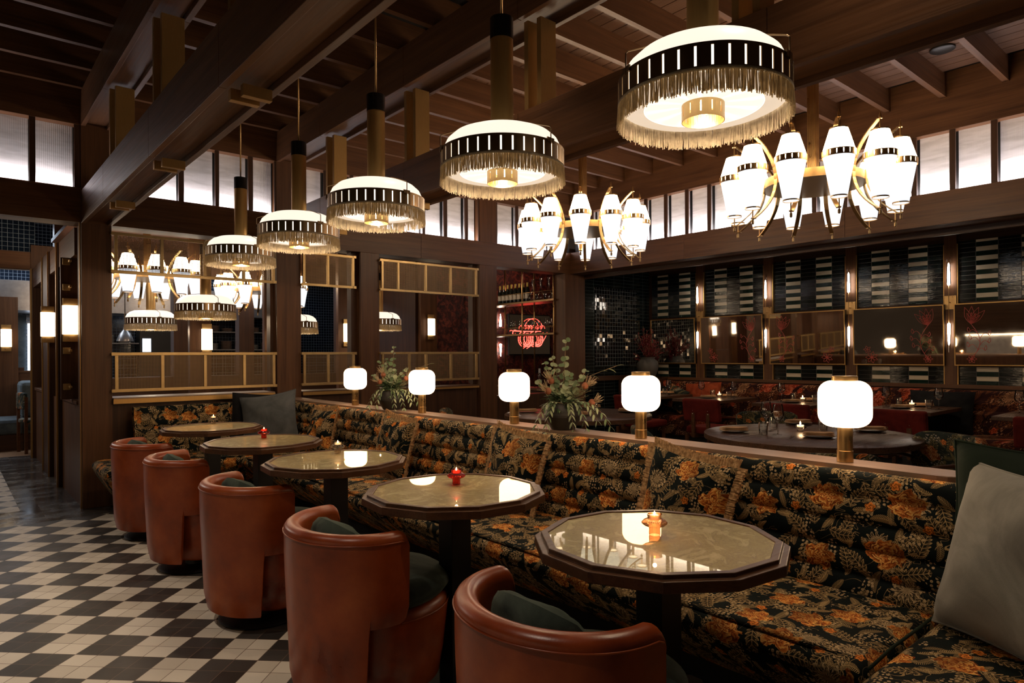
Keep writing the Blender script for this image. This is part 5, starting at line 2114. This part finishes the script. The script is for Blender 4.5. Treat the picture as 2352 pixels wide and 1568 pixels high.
# mirror with neon on the wallpapered wall
t_ = thing('wall_mirror', 'dark framed mirror on the red wallpaper behind the neon sign', 'mirror', (8.33, 9.29, 1.35))
MB().box(-.52, .52, -.03, 0, 0, .76).build('back_board', 'black', t_)
MB().box(-.50, .50, -.036, -.031, .02, .74).build('glass', 'mirror', t_)
t_ = thing('neon_sign', 'red neon lettering sign with a curling crest hung before the bar mirror', 'sign', (8.35, 9.20, 1.45))
nn = MB()


def arcpts(cx, cz, r, a0, a1, n=18, ez=1.0, y=0):
    return [(cx + r * cos(radians(a0 + (a1 - a0) * j / n)), y, cz + ez * r * sin(radians(a0 + (a1 - a0) * j / n))) for j in range(n + 1)]


tr = .008
nn.tube(arcpts(-.44, .30, .055, 60, 300), tr, 6)
nn.tube([(-.41, 0, .345), (-.22, 0, .34), (.20, 0, .345)], tr, 6)
nn.tube([(-.41, 0, .255), (-.20, 0, .26)], tr, 6)
for cx in (-.14, .12):
    nn.tube(arcpts(cx, .20, .13, 100, 380, ez=1.1), tr, 6)
    nn.tube(arcpts(cx, .20, .085, 60, 400, ez=1.2), tr, 6)
    for k in range(11):
        a = radians(150 + 20 * k)
        nn.tube([(cx + .095 * cos(a), 0, .20 + .10 * sin(a)), (cx + .125 * cos(a), 0, .20 + .135 * sin(a))], .004, 5)
for k in range(7):
    nn.tube(arcpts(-.20 + .075 * k, .40, .05, 0, 200), .006, 5)
nn.tube([(-.16, 0, .02), (.0, 0, .10), (.20, 0, .08), (.33, 0, .26), (.36, 0, .33)], .006, 5)
nn.tube(arcpts(.02, .34, .24, 20, 160), .006, 5)
nn.build('tube_letters', 'neon_red', t_, smooth=True)
q = MB()
for (x, z) in ((-.4, .3), (.3, .3), (0, .1)):
    q.tube([(x, 0, z), (x, .055, z)], .004, 6)
q.build('stand_off', 'chrome', t_)
point('bar_light', (7.9, 8.4, 2.93), 9, (1.0, .50, .36), .03)
point('bar_light', (6.5, 8.1, 2.93), 7, (1.0, .70, .5), .03)
for k, (x, z) in enumerate(((7.60, 1.92), (7.60, 1.50))):
    t_ = thing('glass_sconce', '%s tapered glass wall light on red wallpaper left of the bar mirror' % ('upper', 'lower')[k], 'wall lamp', (x, 9.24, z), 0, 'tapered lights beside the bar mirror')
    s_ = 1 if k == 0 else -1
    MB().lathe([(.0, -.06 * s_), (.022, -.05 * s_), (.018, .05 * s_), (.004, .17 * s_)], 14).build('glass_tube', 'tube_glow', t_, smooth=True)
    MB().box(-.01, .01, 0, .059, -.01, .01).build('wall_arm', 'brass', t_)

# ================================================================== PLANTS


def leaf_disc(mb, c, nrm, r, mi=0, cup=.2):
    nrm = Vector(nrm).normalized()
    a = nrm.orthogonal().normalized()
    b = nrm.cross(a)
    n = 9
    vs = [Vector(c) - nrm * r * cup]
    for k in range(n):
        an = 2 * pi * k / n
        vs.append(Vector(c) + (a * cos(an) + b * sin(an)) * r)
    mb.add(vs, [(0, 1 + k, 1 + (k + 1) % n) for k in range(n)], mi=mi)


def leaf_blade(mb, p, d, L, w, mi=0, droop=.2, rg=random):
    d = Vector(d).normalized()
    side = d.cross(Vector((rg.uniform(-.4, .4), rg.uniform(-.4, .4), 1))).normalized()
    up = side.cross(d)
    pts = []
    for j in range(5):
        q = j / 4
        c = Vector(p) + d * L * q + Vector((0, 0, -droop * L * q * q))
        ww = w * sin(pi * min(1, q * .92 + .08)) ** .8
        pts += [c - side * ww + up * ww * .3, c, c + side * ww + up * ww * .3]
    fs = []
    for j in range(4):
        o = j * 3
        fs += [(o, o + 3, o + 4, o + 1), (o + 1, o + 4, o + 5, o + 2)]
    mb.add(pts, fs, mi=mi)


def pot(label, loc_, prof, mat, seg=40, rings=True):
    o = MB().lathe(prof, seg, wave=(lambda a, z: 1 + .004 * sin(z * 520)) if rings else None).build('plant_pot' if rings else 'vase', mat, None, smooth=True, loc=loc_)
    return tag(o, label, 'pot' if rings else 'vase')


pp_ = [(0, 0), (.068, 0), (.072, .004), (.095, .045), (.112, .078), (.113, .085), (.106, .12), (.092, .150), (.092, .156), (.082, .154), (.088, .12), (.0, .11)]
fine_ = []
for (a, b) in zip(pp_[:-1], pp_[1:]):
    for j in range(4):
        fine_.append((a[0] + (b[0] - a[0]) * j / 4, a[1] + (b[1] - a[1]) * j / 4))
pot('black ribbed pot on the ledge holding the larger flower arrangement', (2.805, 2.83, .9145), fine_, 'pot_black')
pot('black ribbed pot on the ledge holding the smaller flower arrangement', (2.805, 4.83, .9145), fine_, 'pot_black')


def bouquet(label, base, seed, s=1.0, tall=((0.0, .40),), flip=1):
    rg = random.Random(seed)
    t_ = thing('flower_arrangement', label, 'plant', base)
    R_ = Vector((sin(YAW + pi / 2), cos(YAW + pi / 2), 0)) * flip     # a horizontal direction the arrangement spreads along
    F_ = Vector((sin(YAW), cos(YAW), 0))
    st, lv, pale, dark, bl, sw = MB(), MB(), MB(), MB(), MB(), MB()

    def at(x, y, z):
        return R_ * x * s + F_ * y * s + Vector((0, 0, z * s))
    # eucalyptus stems with paired discs
    stems = [(.01, 0, .40, .02), (-.07, .02, .27, -.06), (.10, -.03, .22, .06), (-.10, -.02, .15, -.08), (.04, -.06, .20, .0), (-.03, .05, .30, -.05)]
    for (dx, dy, hgt, bend) in stems:
        pts = []
        for j in range(9):
            q = j / 8
            pts.append(at(dx * q + bend * q * q * .6, dy * q, -.03 + hgt * q))
        st.tube(pts, .0018 * s, 5)
        for j in range(1, 9):
            for sgn in (-1, 1):
                r = (.030 - .0020 * j) * s * rg.uniform(.8, 1.1)
                off = (R_ * sgn * rg.uniform(.5, 1) + F_ * rg.uniform(-1, 1)) * r * .8
                nv = Vector((rg.uniform(-.4, .4), rg.uniform(-.4, .4), rg.uniform(.1, 1))) - F_ * rg.uniform(.3, 1.0)
                leaf_disc(pale if rg.random() < .55 else lv, pts[j] + off + Vector((0, 0, rg.uniform(-.01, .01))), nv, r)
    # dark filler leaves
    for k in range(150):
        a = rg.uniform(0, 2 * pi)
        el = rg.uniform(-.35, .9)
        d = Vector((cos(a) * cos(el), sin(a) * cos(el), sin(el)))
        p = d * rg.uniform(.02, .07) * s
        leaf_blade(dark if k % 3 else lv, p, d, rg.uniform(.05, .10) * s, .009 * s, rg=rg, droop=.3)
    # feathery heather on the right
    for k in range(26):
        d = (R_ * rg.uniform(.4, 1.2) + F_ * rg.uniform(-.7, .5) + Vector((0, 0, rg.uniform(-.15, .75)))).normalized()
        L = rg.uniform(.12, .20) * s
        st.tube([d * .03, d * L], .0009, 4)
        for j in range(16):
            q = .3 + .7 * j / 16
            dd = (d + Vector((rg.uniform(-.8, .8), rg.uniform(-.8, .8), rg.uniform(-.5, .8)))).normalized()
            leaf_blade(lv if rg.random() < .7 else pale, d * L * q, dd, .016 * s, .0022 * s, rg=rg)
    # proteas / spider-like straw blooms
    for (x, y, z, kx) in ((-.09, -.05, .07, -.8), (.13, -.04, .10, 1), (.17, -.03, .0, 1), (-.07, .0, .13, -.4)):
        c = at(x, y, z)
        od = (R_ * kx + Vector((0, 0, .9)) - F_ * .4).normalized()
        for k in range(26):
            d = (od + Vector((rg.uniform(-.5, .5), rg.uniform(-.5, .5), rg.uniform(-.5, .5)))).normalized()
            L = rg.uniform(.05, .085) * s
            sw.tube([c - d * .01, c + d * L * .6, c + d * L + Vector((0, 0, rg.uniform(-.01, .012)))], [.0017 * s, .0014 * s, .0008 * s], 4)
        bl.lathe([(0, -.02 * s), (.018 * s, -.01 * s), (.022 * s, .008 * s), (.012 * s, .022 * s), (0, .026 * s)], 12, tuple(c))
    # trailing sprays over the rim
    for (x, dz, L) in ((-.13, -.10, 1), (-.09, -.14, 1), (.10, -.12, 1), (.15, -.08, 1), (.21, -.11, 1), (.04, -.13, .7)):
        pts = []
        for j in range(9):
            q = j / 8
            pts.append(at(x * (q ** .7) * 1.25, -.085 - .05 * q, .03 * sin(q * pi) + dz * q * q * 1.15))
        st.tube(pts, .0012 * s, 4)
        for j in range(2, 9):
            for sg_ in (-1, 1):
                d = (pts[j] - pts[j - 1]).normalized() + R_ * sg_ * .8 - F_ * .4
                leaf_blade(pale if rg.random() < .6 else lv, pts[j], d, .034 * s, .0075 * s, rg=rg, droop=.4)
    # rightward loose sprig
    pts = [at(.02 + .30 * q, -.02, .10 + .14 * q - .02 * q * q) for q in [j / 6 for j in range(7)]]
    st.tube(pts, .0014 * s, 4)
    for j in range(3, 7):
        leaf_blade(pale, pts[j], R_ + Vector((0, 0, .3 * (-1) ** j)), .05 * s, .009 * s, rg=rg)
    st.build('stems', 'stem', t_)
    for nm_, mb, mt in (('foliage', lv, 'leaf'), ('foliage', pale, 'leaf_pale'), ('foliage', dark, 'leaf_dark'), ('blooms', bl, 'bloom'), ('spiky_petals', sw, 'straw')):
        o = mb.build(nm_, mt, t_, smooth=True)
        o['kind'] = 'stuff'
    return t_


bouquet('large arrangement of eucalyptus, heather and spiky blooms in the nearer ledge pot', (2.805, 2.83, 1.07), 5, 1.0)
bouquet('smaller arrangement of eucalyptus and orange blooms in the farther ledge pot', (2.805, 4.83, 1.07), 9, .98, flip=1)
# big stone vase with burgundy branches
vz = .96
struct(MB().box(8.15, 8.95, 6.60, 6.96, 0, vz - .001), 'wall_low', 'wooddark_x')
o = MB().lathe([(0, 0), (.10, 0), (.115, .02), (.158, .12), (.172, .19), (.168, .25), (.135, .30), (.112, .315), (.112, .33), (.128, .345), (.115, .345), (.10, .32), (0, .25)], 44).build('vase', 'stoneware', None, smooth=True, loc=(8.55, 6.70, vz - .06 + .06))
tag(o, 'large rough grey stone vase in the alcove corner by the tiled walls', 'vase')
rg = random.Random(3)
t_ = thing('branch_arrangement', 'spreading burgundy leafed branches in the large grey stone vase', 'plant', (8.55, 6.70, vz + .26))
st, lv = MB(), MB()
for k in range(46):
    a = rg.uniform(0, 2 * pi)
    el = rg.uniform(.15, 1.45)
    L = rg.uniform(.35, .62)
    d = Vector((cos(a) * cos(el) * .62, sin(a) * cos(el) * .5, sin(el)))
    pts = [d * L * q + Vector((0, 0, .05 * q - .06 * q * q)) for q in [j / 5 for j in range(6)]]
    st.tube(pts, .0022, 4)
    for j in range(20):
        q = .22 + .78 * j / 20
        p = d * L * q + Vector((0, 0, .05 * q - .06 * q * q))
        leaf_blade(lv, p, d * .6 + Vector((rg.uniform(-1, 1), rg.uniform(-1, 1), rg.uniform(-.6, 1))), rg.uniform(.04, .07), .008, rg=rg)
st.build('stems', 'stem', t_)
lv.build('foliage', 'burgundy_leaf', t_)['kind'] = 'stuff'

# ================================================================== KITCHEN AND FAR PASSAGE
# stainless hood, shelves, crockery
o = struct(MB().box(0.6, 4.9, 13.3, 14.39, 2.12, 2.6), 'wall_kitchen', 'stainless')
t_ = thing('heat_lamp', 'steel bell-shaped heat lamp hanging in the kitchen pass behind the screens', 'pendant lamp', (2.28, 12.6, 1.62))
MB().lathe([(.125, 0), (.12, .03), (.085, .12), (.03, .19), (.02, .24), (0, .24)], 28).build('shade', 'stainless', t_, smooth=True)
MB().tube([(0, 0, .24), (0, 0, 2.375)], .008, 6).build('rod', 'chrome', t_)


def shelf(label, x0, x1, y, z):
    o = MB().box(x0, x1, y - .15, y + .14, z - .02, z).build('kitchen_shelf', 'white_paint')
    return tag(o, label, 'shelf', 'white kitchen shelves')


shelf('white kitchen shelf with wire racked plates at the left of the wide opening', 1.9, 2.80, 14.24, 1.62)
shelf('upper white kitchen shelf with terracotta bowls', 3.70, 5.5, 14.24, 1.86)
shelf('lower white kitchen shelf with stacked plates', 3.70, 5.5, 14.24, 1.50)
stk = None
i_ = 0


def stack(x, y, z, n, r, mat, label, group):
    key = 'stk%s%.2f' % (mat, r)
    for j in range(n):
        l_ = (x, y, z + .0005 + j * .024)
        lb = label + (', bottom one', ', second from bottom', ', third from bottom', ', fourth up', ', fifth up', ', sixth up', ', seventh up', ', eighth up')[j]
        if key in PROTO:
            dup(PROTO[key], l_, None, lb, group)
        else:
            o = MB().lathe([(0, 0), (r * .5, 0), (r * .95, .016), (r, .022), (r * .93, .022), (r * .5, .006), (0, .006)], 24).build('bowl', mat, None, smooth=True, loc=l_)
            tag(o, lb, 'bowl', group)
            PROTO[key] = o


wds = ['first', 'second', 'third', 'fourth', 'fifth', 'sixth', 'seventh', 'eighth']
for k in range(3):
    stack(2.02 + .27 * k, 14.22, 1.62, 6, .105, 'crockery_white', 'white bowl on the bright kitchen shelf, %s stack from the left' % wds[k], 'white bowls on the bright kitchen shelf')
for k in range(6):
    stack(3.86 + .27 * k, 14.22, 1.50, (8, 5, 7, 6, 4, 6)[k], .11, 'crockery' if k % 3 != 1 else 'crockery_white', 'bowl on the lower kitchen shelf, %s stack from the left' % wds[k], 'bowls on the lower kitchen shelf')
for k in range(6):
    stack(3.88 + .27 * k, 14.22, 1.86, (4, 5, 3, 5, 4, 3)[k], .11, 'crockery', 'terracotta bowl on the upper kitchen shelf, %s stack from left' % wds[k], 'terracotta bowls on the upper kitchen shelf')
t_ = thing('kitchen_screen', 'black cooker unit behind the pass with a glowing white panel beside it', 'appliance', (3.08, 14.2, .9))
MB().box(-.30, .34, -.2, .15, 0, 1.05).build('housing', 'black', t_)
MB().box(-.33, .36, -.22, .15, 1.05, 1.07).build('light_strip', 'cool_glow', t_)
MB().box(-.26, -.12, -.215, -.201, .55, .80).build('glow_panel', 'cool_glow', t_)
struct(MB().box(1.2, 5.3, 13.7, 14.38, 0, .9), 'wall_kitchen', 'stainless')

# far passage at the left edge
struct(MB().box(.64, .87, 12.92, 12.995, 0, 2.3), 'pillar', 'wood_z')
b = MB()
b.box(-.4, .0, -2.6, 2.6, 0, .26)
o = struct(MB().box(.25, .55, 11.45, 16, 2.3, 2.56), 'ceiling_beam', 'wood_y')
for k in range(4):
    t_ = MB().box(.27, .50, 12.2 + .8 * k, 12.36 + .8 * k, 2.24, 2.298).build('brass_bracket', 'brass_bright', bev=.002)
    tag(t_, 'brass bracket block under the far passage beam, %s from the camera' % wds[k], 'bracket', 'brass blocks under the far passage beam')
struct(MB().box(-1.5, 1.4, 13.0, 13.12, 0, 1.12), 'wall_far_low', 'wood_x')
struct(MB().box(-1.5, 1.4, 12.97, 13.16, 1.12, 1.15), 'trim_10', 'wood_x')
t_ = thing('sofa', 'grey blue velvet sofa at the far end of the passage', 'sofa', (.55, 12.50, 0))
MB().box(-1.4, .62, -.42, .36, .24, .46).build('seat', 'velvet_blue', t_, bev=.05)
MB().box(.30, .66, -.30, .40, .47, 1.0).build('backrest', 'velvet_blue', t_, bev=.06)
MB().box(-1.3, .58, -.36, .33, 0, .238).build('plinth', 'wooddark_x', t_)
t_ = thing('wooden_chair', 'small wooden chair with patterned pads beside the far grey blue sofa', 'chair', (1.02, 11.78, 0), radians(10))
MB().box(-.20, .20, -.20, .20, .42, .48).build('seat', 'floral_obj', t_, bev=.02)
MB().box(-.22, -.17, -.19, .19, .62, .86).build('backrest', 'floral_obj', t_, bev=.02)
for sx in (-.19, .19):
    for sy in (-.18, .18):
        MB().box(sx - .018, sx + .018, sy - .018, sy + .018, 0, .80 if sx < 0 else .419).build('leg', 'tablewood', t_)
t_ = MB().box(.55, .95, 13.02, 13.10, 1.151, 1.20).build('menu_stack', 'wooddark_x')
tag(t_, 'flat stack of dark menus lying on the far low wall', 'menus')
t_ = thing('kitchen_door', 'blue grey swing door with a round-cornered porthole beyond the passage', 'door', (.98, 14.35, 0))
MB().box(-.20, .10, -.03, 0, 0, 2.1).build('leaf', 'velvet_blue', t_)
MB().box(-.17, -.08, -.036, -.031, 1.25, 1.65).build('porthole', 'cool_glow', t_)
struct(MB().box(1.10, 1.24, 14.28, 14.36, .9, 1.95), 'window_kitchen', 'cool_glow')
